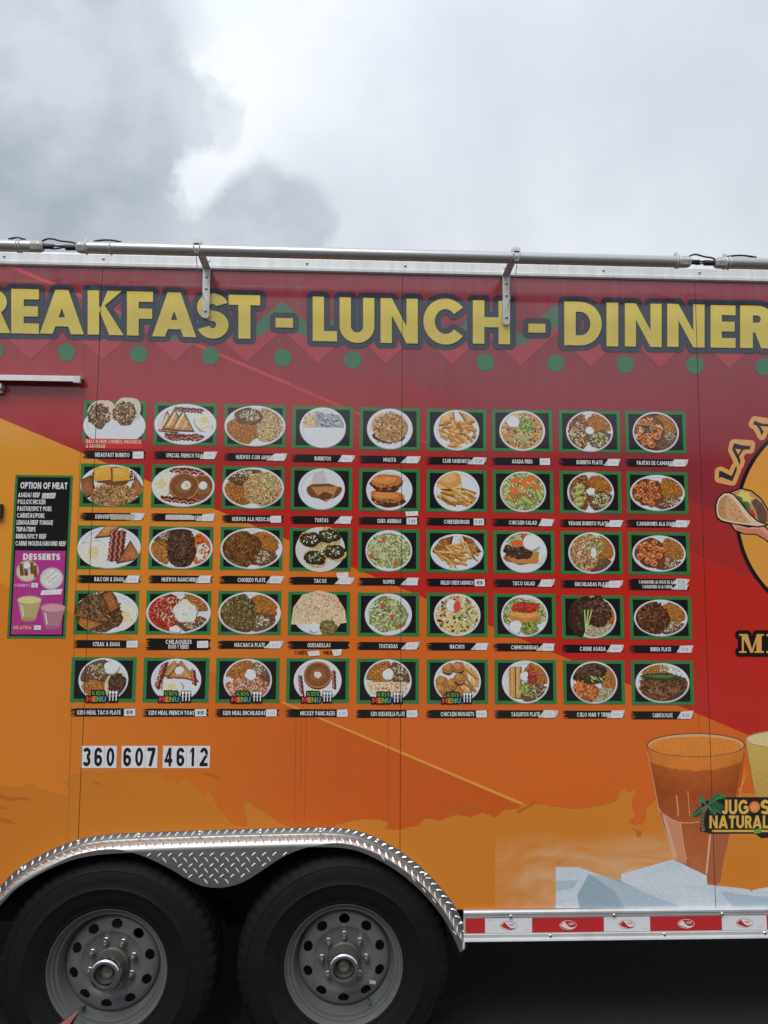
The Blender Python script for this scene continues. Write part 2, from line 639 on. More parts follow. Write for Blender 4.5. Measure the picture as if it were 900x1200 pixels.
def glyph(ch, s=0.25, seg=9):
    h = s * 0.88
    o = []
    def R(x0, y0, x1, y1):
        o.append([(x0, y0), (x1, y0), (x1, y1), (x0, y1)])
    def Q(*p):
        o.append(list(p))
    def A(cx, cy, rx, ry, a0, a1, n=None):
        n = n or max(3, int(seg * abs(a1 - a0) / pi) + 1)
        for i in range(n):
            t0, t1 = radians(1) * 0 + a0 + (a1 - a0) * i / n, a0 + (a1 - a0) * (i + 1) / n
            o.append([(cx + rx * cos(t0), cy + ry * sin(t0)), (cx + rx * cos(t1), cy + ry * sin(t1)),
                      (cx + (rx - s) * cos(t1), cy + (ry - h) * sin(t1)), (cx + (rx - s) * cos(t0), cy + (ry - h) * sin(t0))])
    w = 0.62
    H = pi / 2
    if ch == 'A':
        w = 0.98
        Q((0, 0), (1.1 * s, 0), (w / 2 + .56 * s, 1), (w / 2 - .56 * s, 1))
        Q((w, 0), (w - 1.1 * s, 0), (w / 2 - .56 * s, 1), (w / 2 + .56 * s, 1))
        R(w * .26, .17, w * .74, .17 + h * .9)
    elif ch in 'BPR':
        w = 0.68
        R(0, 0, s, 1)
        cy, ry = (.72, .28) if ch == 'B' else (.685, .315)
        cx = w - .33
        R(s, 1 - h, cx, 1)
        R(s, cy - ry, cx, cy - ry + h)
        A(cx, cy, .33 - (.03 if ch == 'B' else 0), ry, -H, H)
        if ch == 'B':
            R(s, 0, cx, h)
            A(cx, .285, .33, .285, -H, H)
        if ch == 'R':
            Q((cx - .12, cy - ry + h), (cx - .12 + 1.15 * s, cy - ry + h), (w + .06, 0), (w + .06 - 1.2 * s, 0))
    elif ch in 'CG':
        w = 1.0 if ch == 'C' else .98
        A(.5, .5, .5, .5, radians(38), radians(322))
        if ch == 'G':
            R(.52, .38, w, .38 + h)
            R(w - s, .16, w, .42)
    elif ch == 'D':
        w = .85
        R(0, 0, s, 1)
        R(s, 1 - h, .37, 1)
        R(s, 0, .37, h)
        A(.37, .5, .48, .5, -H, H)
    elif ch in 'EF':
        w = .58
        R(0, 0, s, 1)
        R(s, 1 - h, w, 1)
        R(s, .5 - h / 2, w - .02, .5 + h / 2)
        if ch == 'E':
            R(s, 0, w, h)
    elif ch == 'H':
        w = .84
        R(0, 0, s, 1)
        R(w - s, 0, w, 1)
        R(s, .5 - h / 2, w - s, .5 + h / 2)
    elif ch == 'I':
        w = s
        R(0, 0, s, 1)
    elif ch == 'J':
        w = .52
        R(w - s, .28, w, 1)
        A(w - .27, .28, .27, .28, pi, 2 * pi)
    elif ch == 'K':
        w = .82
        R(0, 0, s, 1)
        Q((s * .9, .45), (s * .9 + .1, .62), (w - .04, 1), (w - .04 - 1.25 * s, 1))
        Q((s * .9, .62), (s * .9 + .16, .66), (w, 0), (w - 1.25 * s, 0))
    elif ch == 'L':
        w = .56
        R(0, 0, s, 1)
        R(s, 0, w, h)
    elif ch == 'M':
        w = 1.05
        R(0, 0, s, 1)
        R(w - s, 0, w, 1)
        Q((s, 1), (s, .62), (w / 2, .12), (w / 2, .5))
        Q((w - s, 1), (w - s, .62), (w / 2, .12), (w / 2, .5))
    elif ch == 'N':
        w = .86
        R(0, 0, s, 1)
        R(w - s, 0, w, 1)
        Q((s * .6, 1), (s, 1), (w - s * .6, 0), (w - s, 0))
        Q((s, 1), (s, .62), (w - s, 0), (w - s, .38))
    elif ch in 'OQ0':
        w = 1.0 if ch != '0' else .66
        A(w / 2, .5, w / 2, .5, 0, 2 * pi, seg * 2)
        if ch == 'Q':
            Q((.55, .3), (.72, .34), (1, 0), (.8, -.04))
    elif ch == 'S':
        w = .66
        ry = .5 + h / 2
        A(w / 2, 1 - ry / 2 * 1.0, w / 2, ry / 2, radians(20), radians(270))
        A(w / 2, ry / 2, w / 2, ry / 2, radians(90), radians(-160))
    elif ch == 'T':
        w = .68
        R(w / 2 - s / 2, 0, w / 2 + s / 2, 1 - h)
        R(0, 1 - h, w, 1)
    elif ch == 'U':
        w = .80
        R(0, .36, s, 1)
        R(w - s, .36, w, 1)
        A(w / 2, .37, w / 2, .37, pi, 2 * pi)
    elif ch == 'V':
        w = .92
        Q((0, 1), (1.12 * s, 1), (w / 2 + .5 * s, 0), (w / 2 - .5 * s, 0))
        Q((w, 1), (w - 1.12 * s, 1), (w / 2 - .5 * s, 0), (w / 2 + .5 * s, 0))
    elif ch == 'W':
        w = 1.3
        for a, b in ((0, .33), (.66, .33), (.66, .98), (1.3, .98)):
            sg = 1 if b > a else -1
            x = a if sg > 0 else a
            Q((x - (0 if sg > 0 and a == 0 else s / 2 if a == .66 else s), 1), (x + (s if a == 0 else s / 2 if a == .66 else 0), 1), (b + s / 2, 0), (b - s / 2, 0))
    elif ch == 'X':
        w = .86
        Q((0, 1), (1.2 * s, 1), (w, 0), (w - 1.2 * s, 0))
        Q((w, 1), (w - 1.2 * s, 1), (0, 0), (1.2 * s, 0))
    elif ch == 'Y':
        w = .88
        R(w / 2 - s / 2, 0, w / 2 + s / 2, .45)
        Q((0, 1), (1.15 * s, 1), (w / 2 + s / 2, .4), (w / 2 - s / 2, .4))
        Q((w, 1), (w - 1.15 * s, 1), (w / 2 - s / 2, .4), (w / 2 + s / 2, .4))
    elif ch == 'Z':
        w = .7
        R(0, 1 - h, w, 1)
        R(0, 0, w, h)
        Q((0, h), (1.2 * s, h), (w, 1 - h), (w - 1.2 * s, 1 - h))
    elif ch == '1':
        w = .36
        R(w - s, 0, w, 1)
        Q((0, .80), (0, .66), (w - s, .80), (w - s, 1))
    elif ch == '2':
        w = .62
        A(w / 2, .69, w / 2, .31, radians(170), radians(-20))
        Q((0, h * .6), (s * 1.2, h * .6), (w, .58), (w - s * 1.05, .60))
        R(0, 0, w, h)
    elif ch == '3':
        w = .62
        A(w / 2, .73, w / 2, .27, radians(160), radians(-90))
        A(w / 2, .29, w / 2, .29, radians(90), radians(-160))
    elif ch == '4':
        w = .68
        R(w - s * 1.5, 0, w - s * .5, 1)
        R(0, .2, w, .2 + h)
        Q((0, .2 + h * .4), (s * 1.0, .2 + h * .8), (w - s * .7, 1), (w - s * 1.5, 1))
    elif ch == '5':
        w = .62
        R(0.03, .5, .03 + s, 1)
        R(.03, 1 - h, w - .03, 1)
        A(w / 2, .33, w / 2, .33, radians(130), radians(-160))
    elif ch in '69':
        w = .64
        p0 = len(o)
        A(w / 2, .31, w / 2, .31, 0, 2 * pi, seg * 2)
        R(0, .3, s, .7)
        A(w / 2, .69, w / 2, .31, radians(180), radians(15))
        if ch == '9':
            for i in range(p0, len(o)):
                o[i] = [(w - x, 1 - y) for x, y in o[i]]
    elif ch == '7':
        w = .6
        R(0, 1 - h, w, 1)
        Q((w, 1 - h), (w - s * 1.15, 1 - h), (.1, 0), (.1 + s * 1.1, 0))
    elif ch == '8':
        w = .64
        A(w / 2, .73, w / 2 - .02, .27, 0, 2 * pi, seg * 2)
        A(w / 2, .29, w / 2, .29, 0, 2 * pi, seg * 2)
    elif ch == '&':
        w = .8
        A(.34, .76, .24, .24, 0, 2 * pi, seg * 2)
        A(.33, .29, .33, .29, radians(60), radians(330))
        Q((.12, .68), (.12 + s, .74), (w, 0), (w - 1.2 * s, 0))
    elif ch == '/':
        w = .42
        Q((0, -.05), (s * .8, -.05), (w, 1.05), (w - s * .8, 1.05))
    elif ch == '-':
        w = .4
        R(0, 0, w, 1)
    elif ch in '.,':
        w = s
        R(0, 0, s, s)
        if ch == ',':
            Q((s * .4, 0), (s, 0), (s * .5, -.16), (s * .1, -.16))
    elif ch == '$':
        w, o2 = glyph('S', s, seg)
        R(w / 2 - s * .2, -.12, w / 2 + s * .2, 1.12)
        o.extend(o2)
    else:
        w = .3
    return w, o


def text(p, string, x0, x1, yt, yb, col, s=0.25, seg=5, gap=0.09, outline=None, orad=0.0, slope=0.0, tex=0.0, jit=0.0):
    """string squeezed into the local box x0..x1, yt (top) .. yb (baseline)"""
    gs, tot = [], 0.0
    for ch in string:
        w, o = glyph(ch, s, seg)
        gs.append((tot, w, o))
        tot += w + gap
    tot -= gap
    kx, ky = (x1 - x0) / tot, (yb - yt)
    def mp(q, off):
        return [(x0 + (off + a) * kx, yb - b * ky + slope * ((off + a) * kx)) for a, b in q]
    if outline:
        for off, w, o in gs:
            for q in o:
                p.add(dilate(mp(q, off), orad), outline)
    for off, w, o in gs:
        for q in o:
            c = col if not callable(col) else col(off / tot)
            p.add(mp(q, off), c, tex)
    return tot


# ================================================================== THE SETTING
bm = bmesh.new()
TYRE_R = 0.372
WY = -0.018                                            # plane of the wheel rim flange
_wl, _wr = P3(125.4, 1138.0, WY), P3(402.9, 1131.2, WY)
WZ = (_wl.z + _wr.z) / 2
WX = (_wl.x, _wr.x)
GZ = min(_wl.z, _wr.z) - TYRE_R + 0.004
for X0, X1, Y0, Y1 in ((-400, 400, -400, 400),):
    v = [bm.verts.new(p) for p in ((X0, Y0, GZ), (X1, Y0, GZ), (X1, Y1, GZ), (X0, Y1, GZ))]
    bm.faces.new(v)
bm_obj('ground', bm, M['asphalt'], kind='structure')

# ---- unseen building added behind the camera to darken low reflections in the wrap
def mat_flat(name, c0, c1, scale, rough=.8):
    m, n, l, b = mat_new(name)
    tc = N(n, 'ShaderNodeTexCoord')
    nz = N(n, 'ShaderNodeTexNoise', inp={'Scale': scale, 'Detail': 6.0})
    l.new(tc.outputs['Object'], nz.inputs['Vector'])
    l.new(ramp(n, l, nz.outputs[0], [(.35, c0), (.65, c1)]), b.inputs['Base Color'])
    b.inputs['Roughness'].default_value = rough
    return m


M['brick'] = mat_flat('brick_wall_paint', (.12, .085, .07), (.17, .12, .10), 3.0)
M['pane'] = mat_flat('window_glass', (.02, .022, .025), (.03, .032, .035), 1.0, .1)
M['bark'] = mat_flat('dark_fascia', (.05, .04, .03), (.09, .07, .055), 12.0)
bld = bpy.data.objects.new('added_shop_building', None)
COL.objects.link(bld)
bld.location = (0, -21, GZ)
bld['label'] = 'long low brick building added out of view to darken reflections in the trailer wrap'
bld['category'] = 'added building'
bm = bmesh.new()
box(bm, -24, 24, -9, 0, 0, 5.6)
bm_obj('wall', bm, M['brick'], bld)
bm = bmesh.new()
box(bm, -24.3, 24.3, -9.3, .3, 5.602, 6.0)
bm_obj('roof', bm, M['bark'], bld)
for k in range(11):
    bm = bmesh.new()
    box(bm, -22 + 4 * k, -19.4 + 4 * k, .003, .05, .8, 3.0)
    bm_obj('window', bm, M['pane'], bld)

# ================================================================== THE TRAILER
trailer = bpy.data.objects.new('food_trailer', None)
COL.objects.link(trailer)
trailer.empty_display_size = 0.3
trailer['label'] = 'food trailer wrapped in red and orange print with a wall of dish photos'
trailer['category'] = 'food trailer'

ZT = sum(W(x, y)[1] for x, y in ((0, 309.3), (200, 315.5), (560, 323.5), (900, 329.9))) / 4
ZB = sum(W(x, y)[1] for x, y in ((545, 1065.6), (720, 1064), (900, 1061.6))) / 3
ZBB = ZB - 0.104
XL, XR, DEPTH = -3.6, 3.4, 2.35

# ---- fender outline (traced on the wall)
FT = [(-160, 1085), (-100, 1082), (-60, 1078), (-30, 1066), (3, 1035), (20, 1018), (50, 1000), (83, 985.5), (113, 978.5), (150, 976), (200, 974), (260, 972), (320, 970.5), (370, 969.2),
      (403, 970), (427, 975), (453, 987), (477, 1002), (500, 1021.5), (517, 1040), (533, 1061), (543, 1081), (551, 1100)]
FT = FT[3:]
FT[0] = (-28, 1072)
FT = [(-44, 1104)] + FT
FTW = [W(*p) for p in FT]


def smooth_path(pts, it=2):
    for _ in range(it):
        q = [pts[0]]
        for a, b in zip(pts, pts[1:]):
            q.append((a[0] * .75 + b[0] * .25, a[1] * .75 + b[1] * .25))
            q.append((a[0] * .25 + b[0] * .75, a[1] * .25 + b[1] * .75))
        q.append(pts[-1])
        pts = q
    return pts


FTS = smooth_path(FTW, 2)

# ---- background artwork of the wrap (pixel space of the photo, carried on beyond its edges)
bg = Paint()


def lerp3(a, b, t):
    t = max(0.0, min(1.0, t))
    return tuple(u + (v - u) * t for u, v in zip(a, b))


def dl(px, x0, y0, m=0.4236):
    return y0 + (px - x0) * m


E_ = [(-700, 180), (1600, 180), (1600, 1200), (-700, 1200)]
red_hi, red_lo = C(138, 50, 62), C(182, 36, 26)  # upper red lightened and pinker: sky-reflection wash put into the print colour


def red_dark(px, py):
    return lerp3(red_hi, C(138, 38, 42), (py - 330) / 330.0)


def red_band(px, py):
    return lerp3(C(136, 44, 54), C(162, 40, 38), (py - 360) / 260.0)  # top tone of this band also holds the painted reflection wash


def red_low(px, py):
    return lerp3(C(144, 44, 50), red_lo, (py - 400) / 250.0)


def orange(px, py):
    t = (px - 0) / 560.0 + (py - 560) / 900.0
    return lerp3(C(222, 150, 42), C(205, 96, 24), t)


def orange_low(px, py):
    t = px / 420.0
    return lerp3(C(206, 122, 28), C(196, 84, 18), t)


def orange_floor(px, py):
    return lerp3(C(192, 112, 26), C(202, 120, 30), px / 700.0)


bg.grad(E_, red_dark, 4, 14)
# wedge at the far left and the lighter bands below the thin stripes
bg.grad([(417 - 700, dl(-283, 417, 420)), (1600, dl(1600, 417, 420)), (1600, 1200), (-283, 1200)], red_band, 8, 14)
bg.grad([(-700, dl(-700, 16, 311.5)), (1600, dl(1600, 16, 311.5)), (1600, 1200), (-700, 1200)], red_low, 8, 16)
bg.add([(-200, dl(-200, 16, 311.5)), (500, dl(500, 16, 311.5)), (500, dl(500, 16, 314.5)), (-200, dl(-200, 16, 316.5))], C(190, 62, 68))
bg.add([(340, dl(340, 16, 311.5)), (900, dl(900, 16, 311.5)), (900, dl(900, 16, 312.7)), (340, dl(340, 16, 313.5))], C(168, 52, 52))
# orange field
bg.grad([(-700, dl(-700, 0, 490)), (1400, dl(1400, 0, 490)), (1400, 1200), (-700, 1200)], orange, 14, 10)
bg.add([(-400, dl(-400, 9, 748, .42)), (250, dl(250, 9, 748, .42)), (250, dl(250, 9, 749, .42)), (-400, dl(-400, 9, 751, .42))], C(214, 138, 44))
bg.grad([(-500, dl(-500, 160, 750, .421)), (618, dl(618, 160, 750, .421)), (618, 1200), (-500, 1200)], orange_low, 10, 8)
bg.add([(330, dl(330, 160, 750, .421)), (617, dl(617, 160, 750, .421)), (617, dl(617, 160, 753.5, .421)), (330, dl(330, 160, 752, .421))], C(226, 156, 60))
# torn, brushed lower edge
def torn(pts, amp=2.0, n=5):
    r = random.Random(5)
    out = []
    for a, b in zip(pts, pts[1:]):
        out.append(a)
        for i in range(1, n):
            t = i / n
            out.append((a[0] + (b[0] - a[0]) * t + r.uniform(-amp, amp) * .6, a[1] + (b[1] - a[1]) * t + r.uniform(-amp, amp)))
    out.append(pts[-1])
    return out


edge = torn([(-400, 930), (-120, 915), (0, 921), (22, 922), (36, 918), (52, 926), (78, 934), (84, 926), (76, 916), (84, 910), (108, 905), (116, 908), (128, 905), (150, 904),
             (190, 904), (196, 912), (208, 918), (218, 908), (228, 918), (238, 930), (246, 924), (252, 940), (262, 954), (276, 968), (290, 968), (288, 958),
             (286, 948), (284, 942), (290, 937), (300, 946), (312, 952), (326, 964), (340, 969), (384, 970), (400, 966), (420, 961), (446, 960), (456, 964), (452, 972), (470, 972), (486, 968), (500, 959), (516, 962),
             (536, 954), (552, 958), (566, 952), (580, 958), (590, 950), (606, 948), (614, 942), (628, 942), (652, 945), (674, 948), (704, 944), (723, 938),
             (726, 928), (732, 924), (736, 928), (743.5, 925), (746, 930), (740.6, 938), (741.5, 948), (745, 956.5), (738, 961), (741, 966), (753, 966.6), (756.5, 956.5), (758, 945), (768, 938), (790, 936), (860, 930), (1300, 915)], 1.4, 4)
bg.path(edge[20:], 1.0, C(176, 88, 20))
bg.add(edge + [(1400, 1200), (-400, 1200)], [orange_floor(*p) for p in edge] + [orange_floor(900, 0), orange_floor(0, 0)])
for seed, pts in enumerate(([(0, 929), (12, 934), (30, 934), (38, 939), (24, 937), (10, 939), (0, 936)], [(0, 944), (14, 949), (0, 948)],
                            [(0, 958), (12, 960), (20, 966), (6, 965), (0, 962)], [(106, 913), (116, 917), (122, 923), (112, 919)],
                            [(132, 931), (140, 930), (142, 932)], [(152, 930), (158, 932), (156, 934)], [(236, 905), (250, 906), (262, 915), (250, 912)],
                            [(520, 954), (556, 940), (560, 944), (524, 958)], [(604, 951), (626, 938), (628, 941), (608, 954)])):
    bg.add(torn(pts + pts[:1], .7, 3)[:-1], C(180, 96, 22))

# ---- the panels themselves, cut round the wheel arch
def panel_regions(x0, x1):
    xs = sorted({x0, x1} | {p[0] for p in FTS if x0 < p[0] < x1})
    # keep only a single-valued upper line
    line = sorted(FTS)
    def zf(x):
        for a, b in zip(line, line[1:]):
            if a[0] <= x <= b[0]:
                return a[1] + (b[1] - a[1]) * (x - a[0]) / max(1e-9, b[0] - a[0])
        return ZB
    reg = []
    for a, b in zip(xs, xs[1:]):
        if b - a < 1e-5:
            continue
        za, zb = max(ZB, zf(a + 1e-6)) - 0.004, max(ZB, zf(b - 1e-6)) - 0.004
        if za < ZB + .01 and zb < ZB + .01:
            za = zb = ZB
        # z >= line through (a,za),(b,zb):  m*x - z <= m*a - za
        m = (zb - za) / (b - a)
        reg.append([(1, 0, b), (-1, 0, -a), (m, -1, m * a - za), (0, 1, ZT)])
    return reg


bounds = [XL] + SEAMS + [XR]
for i in range(4):
    x0, x1 = bounds[i] + (GAP if i else 0), bounds[i + 1] - (GAP if i < 3 else 0)
    bg.build('side_panel', trailer, 0.0, seams=False, region=panel_regions(x0, x1))
# body behind: side frame, roof, far walls, floor
for s in SEAMS:
    bm = bmesh.new()
    box(bm, s - .03, s + .03, .001, .03, FTS[len(FTS) // 2][1] + .02, ZT)
    bm_obj('wall_stud', bm, M['black'], trailer)
bm = bmesh.new()
v = [(XL, ZT + .04), (XL, ZT + .04)]
prof = [(0.006, ZT), (0.006, ZT + .042), (.35, ZT + .075), (DEPTH / 2, ZT + .095), (DEPTH - .35, ZT + .075), (DEPTH, ZT + .042), (DEPTH, ZT)]
extrude_profile(bm, prof, XL, XR)
bm_obj('roof', bm, M['white'], trailer)
bm = bmesh.new()
box(bm, XL, XR, DEPTH - .01, DEPTH, ZBB, ZT)
box(bm, XL, XL + .01, .004, DEPTH - .011, ZBB, ZT)
box(bm, XR - .01, XR, .004, DEPTH - .011, ZBB, ZT)
bm_obj('rear_wall', bm, M['white'], trailer)
bm = bmesh.new()
xa, xb = FTS[0][0], FTS[-1][0]
box(bm, XL + .02, xa, .01, DEPTH - .02, ZBB + .01, ZB)
box(bm, xb, XR - .02, .01, DEPTH - .02, ZBB + .01, ZB)
box(bm, xa, xb, .34, DEPTH - .36, ZBB + .01, ZB)
bm_obj('floor_pan', bm, M['black'], trailer)
# wheel housing
bm = bmesh.new()
n = len(FTS)
a = [bm.verts.new((p[0], .004, p[1] - .012)) for p in FTS]
b = [bm.verts.new((p[0], .36, p[1] - .012)) for p in FTS]
for i in range(n - 1):
    bm.faces.new((a[i], a[i + 1], b[i + 1], b[i]))
bm.faces.new(b)
bm_obj('wheel_housing', bm, M['black'], trailer)
bm = bmesh.new()
for y in (.42, DEPTH - .5):
    box(bm, XL + .1, XR - .1, y, y + .05, ZBB - .09, ZBB + .009)
for x in [XL + .4 + .6 * k for k in range(12)]:
    box(bm, x, x + .04, .05, DEPTH - .05, ZBB - .03, ZBB + .008)
bm_obj('chassis', bm, M['black'], trailer)
for x in WX:
    bm = bmesh.new()
    tube(bm, [(x, .05, WZ), (x, DEPTH - .05, WZ)], .04, 12)
    bm_obj('axle', bm, M['black'], trailer, smooth=True)

# ---- wrap overlap lines beside the panel joints, drips of old tape
ln = Paint()
for (xa_, ya_, xb_, yb_, c) in ((101, 330, 79, 985, (0, 0)), (456, 470, 455, 965, (0, 0)), (806, 330, 824, 1062, (0, 0)), (111, 443, 98, 443, 0), (347, 840, 345, 965, 0), (359, 842, 357, 960, 0), (353, 845, 352, 930, 0)):
    ln.line(xa_, ya_, xb_, yb_, .36, C(128, 66, 40))
ln.build('wrap_overlap', trailer, .0006)

# ---- zigzag border and dots
zz = Paint()
PER = 83.2
def zig(top_peak, top_valley, thick_p, thick_v, col, x0=-420, k0=-9, k1=18, tilt=True):
    PK = [-344, -260, -175, -90, -6, 78, 162.5, 247, 331, 413.5, 491, 568.5, 651, 732.5, 814, 895, 978, 1060, 1143, 1226]
    tl = lambda x: 6.0 * (x - 330) / 250.0 * 0.55
    for i, xp in enumerate(PK):
        for j in (i - 1, i + 1):
            xv = (xp + PK[j]) / 2 if 0 <= j < len(PK) else xp + (j - i) * PER / 2
            zz.add([(xp, top_peak + tl(xp)), (xv, top_valley + tl(xv)), (xv, top_valley + thick_v + tl(xv)), (xp, top_peak + thick_p + tl(xp))], col)
zig(353, 389, 27, 13, C(66, 112, 84))
zig(380, 402, 7, 23, C(168, 56, 68))
DOTS = [(78, 413), (162.5, 415), (247, 417), (331, 419.5), (413.5, 422), (568.5, 424.5), (651, 425.5), (732.5, 427), (814, 428.3), (895, 430), (978, 432), (1060, 434), (-6, 411), (-90, 409)]
for x, y in DOTS:
    zz.ell(x, y, 10.3, 10.3, C(52, 112, 78))
zz.build('zigzag_border', trailer, .0008)

# ---- headline letters
NAVY, YEL = C(46, 52, 66), C(224, 200, 78)
LET = [('B', -86, -45, 336.5, 389), ('R', -38, 8.5, 337.5, 390), ('E', 13.5, 46, 339, 391), ('A', 47, 98.5, 340, 391.5), ('K', 103, 145, 341, 392.6), ('F', 149, 179.5, 342, 393.5), ('A', 178.5, 230, 343, 394.8),
       ('S', 231, 268, 344, 397), ('T', 268, 305, 346, 397), ('-', 323, 343.5, 373, 384), ('L', 366.5, 395, 348, 400), ('U', 398, 438.7, 349, 402), ('N', 446, 489.5, 350, 402.3),
       ('C', 496, 548, 350, 404), ('H', 554, 597.6, 352.5, 403.2), ('-', 619, 639, 379.6, 390), ('D', 661, 705, 354, 405), ('I', 710.5, 724.3, 355, 406), ('N', 732, 775, 356, 406.5), ('N', 781.6, 825.3, 356.7, 407), ('E', 832.4, 861.6, 358, 407.6),
       ('R', 867, 906, 358.5, 408.2)]
ou = Paint()
for ch, x0, x1, yt, yb in LET:
    w, o = glyph(ch, .26, 10)
    kx, ky = (x1 - x0) / w, yb - yt
    for q in o:
        qq = [(x0 + a * kx, yb - b * ky + (a * kx - (x1 - x0) / 2) * .022) for a, b in q]
        ou.add(dilate(qq, 6.7), NAVY)
        ou.add(dilate([(u + .9, v + 1.0) for u, v in qq], 5.4), NAVY)
ou.build('headline_outline', trailer, .0011)
for ch, x0, x1, yt, yb in LET:
    p = Paint()
    w, o = glyph(ch, .26, 12)
    kx, ky = (x1 - x0) / w, yb - yt
    for q in o:
        qq = [(x0 + a * kx, yb - b * ky + (a * kx - (x1 - x0) / 2) * .022) for a, b in q]
        p.add([(u + 1.0, v + 1.1) for u, v in qq], C(16, 18, 24))
    for q in o:
        qq = [(x0 + a * kx, yb - b * ky + (a * kx - (x1 - x0) / 2) * .022) for a, b in q]
        p.add(qq, YEL)
    p.build('headline_letter', trailer, .0024, label='yellow headline letter ' + ch if ch != '-' else 'yellow headline dash')

# ------------------------------------------------------------------ the dishes
RICE = [(196, 128, 52), (176, 106, 40), (210, 146, 70), (160, 92, 36)]
BEAN = [(128, 92, 66), (112, 78, 54), (142, 106, 80)]
CHEESE = [(222, 212, 176), (206, 196, 156), (232, 226, 200), (190, 178, 130)]
LETT = [(158, 176, 100), (190, 198, 140), (128, 150, 76), (208, 208, 170)]
MEAT = [(88, 60, 42), (70, 46, 32), (108, 78, 54), (56, 38, 28)]
CHOR = [(130, 84, 40), (104, 64, 30), (152, 104, 54), (84, 52, 26)]
EGGY = [(214, 190, 130), (226, 206, 150), (186, 140, 84), (200, 110, 70), (232, 220, 180)]
SALSA = [(172, 56, 38), (150, 42, 30), (190, 84, 56)]
FRY = [(210, 158, 78), (188, 132, 58), (224, 178, 104), (168, 110, 48)]
TORT = [(216, 190, 146), (200, 168, 120)]


def grains(p, cx, cy, rx, ry, n, cols, s=1.1, el=1.6, k=1.0):
    for _ in range(n):
        a, r = rnd.uniform(0, 2 * pi), math.sqrt(rnd.random())
        x, y = cx + rx * r * cos(a), cy + ry * r * sin(a)
        t = rnd.uniform(0, pi)
        L, w = s * el * rnd.uniform(.5, 1.35) / 2, s * rnd.uniform(.5, 1.25) / 2
        c = rnd.choice(cols)
        m = rnd.uniform(.70, 1.20) * k
        ct, st = cos(t), sin(t)
        q = []
        for u, v in ((1, .1), (.45, .95), (-.4, .8), (-.95, 0), (-.5, -.9), (.5, -.8)):
            u *= L * rnd.uniform(.75, 1.2)
            v *= w * rnd.uniform(.75, 1.2)
            q.append((x + ct * u - st * v, y + st * u + ct * v))
        p.add(q, C(min(250, c[0] * m), min(250, c[1] * m), min(250, c[2] * m)), .5)


def pile(p, cx, cy, rx, ry, cols, n=60, s=1.3, el=1.7, j=.12, rot=0.0):
    c = cols[0]
    rx, ry, s = rx * 1.10, ry * 1.10, s * .80
    p.blob(cx + .3, cy + .8, rx * 1.02, ry * 1.03, C(c[0] * .72, c[1] * .68, c[2] * .66), .5, j, 30, rot)
    p.blob(cx, cy, rx * .98, ry * .98, C(c[0] * .80, c[1] * .78, c[2] * .76), .9, j * 1.2, 34, rot)
    dk = [(v[0] * .62, v[1] * .58, v[2] * .55) for v in cols]
    # ragged rim, dark hollows, then the pieces themselves
    for i in range(int(9 + (rx + ry) * .9)):
        a = rnd.uniform(0, 2 * pi)
        grains(p, cx + rx * .97 * cos(a), cy + ry * .97 * sin(a), .6, .6, 1, cols, s * 1.25, el)
    grains(p, cx, cy, rx * .94, ry * .94, int(n * .8), dk, s * 1.15, el)
    grains(p, cx, cy, rx * .97, ry * .96, int(n * 2.2), cols, s, el)
    hi = [(min(245, v[0] * 1.15 + 10), min(240, v[1] * 1.15 + 8), min(235, v[2] * 1.15 + 8)) for v in cols]
    grains(p, cx - rx * .1, cy - ry * .15, rx * .75, ry * .7, int(n * .7), hi, s * .8, el)


FOOD = 1.09


def plate(p, kind='round', cx=0, cy=0, rx=None, ry=None):
    if rx is None:
        rx, ry = (28.0, 24.8) if kind == 'round' else (36.5, 24.6)
    rx, ry, cx, cy = rx / FOOD, ry / FOOD, cx / FOOD, cy / FOOD
    p.lim = None
    p.ell(cx, cy + .4, rx, ry, C(150, 152, 158), .1)
    p.ell(cx, cy - .1, rx * .99, ry * .985, C(212, 213, 217), .12)
    p.ell(cx - .2, cy - .5, rx * .87, ry * .85, C(186, 189, 195), .12)
    p.ell(cx + .2, cy + .2, rx * .845, ry * .825, C(205, 207, 211), .12)
    p.lim = (cx, cy, rx * .93, ry * .92)


def fries(p, cx, cy, rx, ry, n=40, L=13, w=2.4, dirn=None, spread=1.2):
    for _ in range(n):
        a, r = rnd.uniform(0, 2 * pi), math.sqrt(rnd.random())
        x, y = cx + rx * r * cos(a) * .84, cy + ry * r * sin(a) * .84
        t = (dirn if dirn is not None else 0.5) + rnd.uniform(-spread, spread)
        l = L * rnd.uniform(.6, 1.1) / 2
        c = rnd.choice(FRY)
        m = rnd.uniform(.85, 1.12)
        x0, y0, x1, y1 = x - l * cos(t), y - l * sin(t), x + l * cos(t), y + l * sin(t)
        p.line(x0, y0 + .7, x1, y1 + .7, w * 1.1, C(128, 82, 36), .3)
        p.line(x0, y0, x1, y1, w, C(c[0] * m, c[1] * m, c[2] * m), .4)
        p.line(x0, y0 - w * .22, x1, y1 - w * .22, w * .35, C(min(245, c[0] * m * 1.15), min(240, c[1] * m * 1.16), c[2] * m * 1.2), .2)


def shrimp(p, x, y, r, t):
    p.blob(x, y + .6, r * 1.25, r * 1.12, C(70, 34, 18), .5, .08, 14)
    p.blob(x, y, r * 1.15, r * 1.0, C(196, 110, 58), .7, .08, 14)
    p.blob(x - .3 * r * cos(t), y - .4 * r, r * .7, r * .42, C(226, 158, 104), .5, .12, 12)
    pts = [(x + r * .62 * (1 - .05 * i) * cos(t + i * .5), y + r * .55 * (1 - .05 * i) * sin(t + i * .5)) for i in range(8)]
    p.path(pts, r * .26, C(124, 60, 30), .4)
    p.blob(x + r * .1, y + r * .1, r * .3, r * .26, C(104, 50, 26), .4, .1, 8)


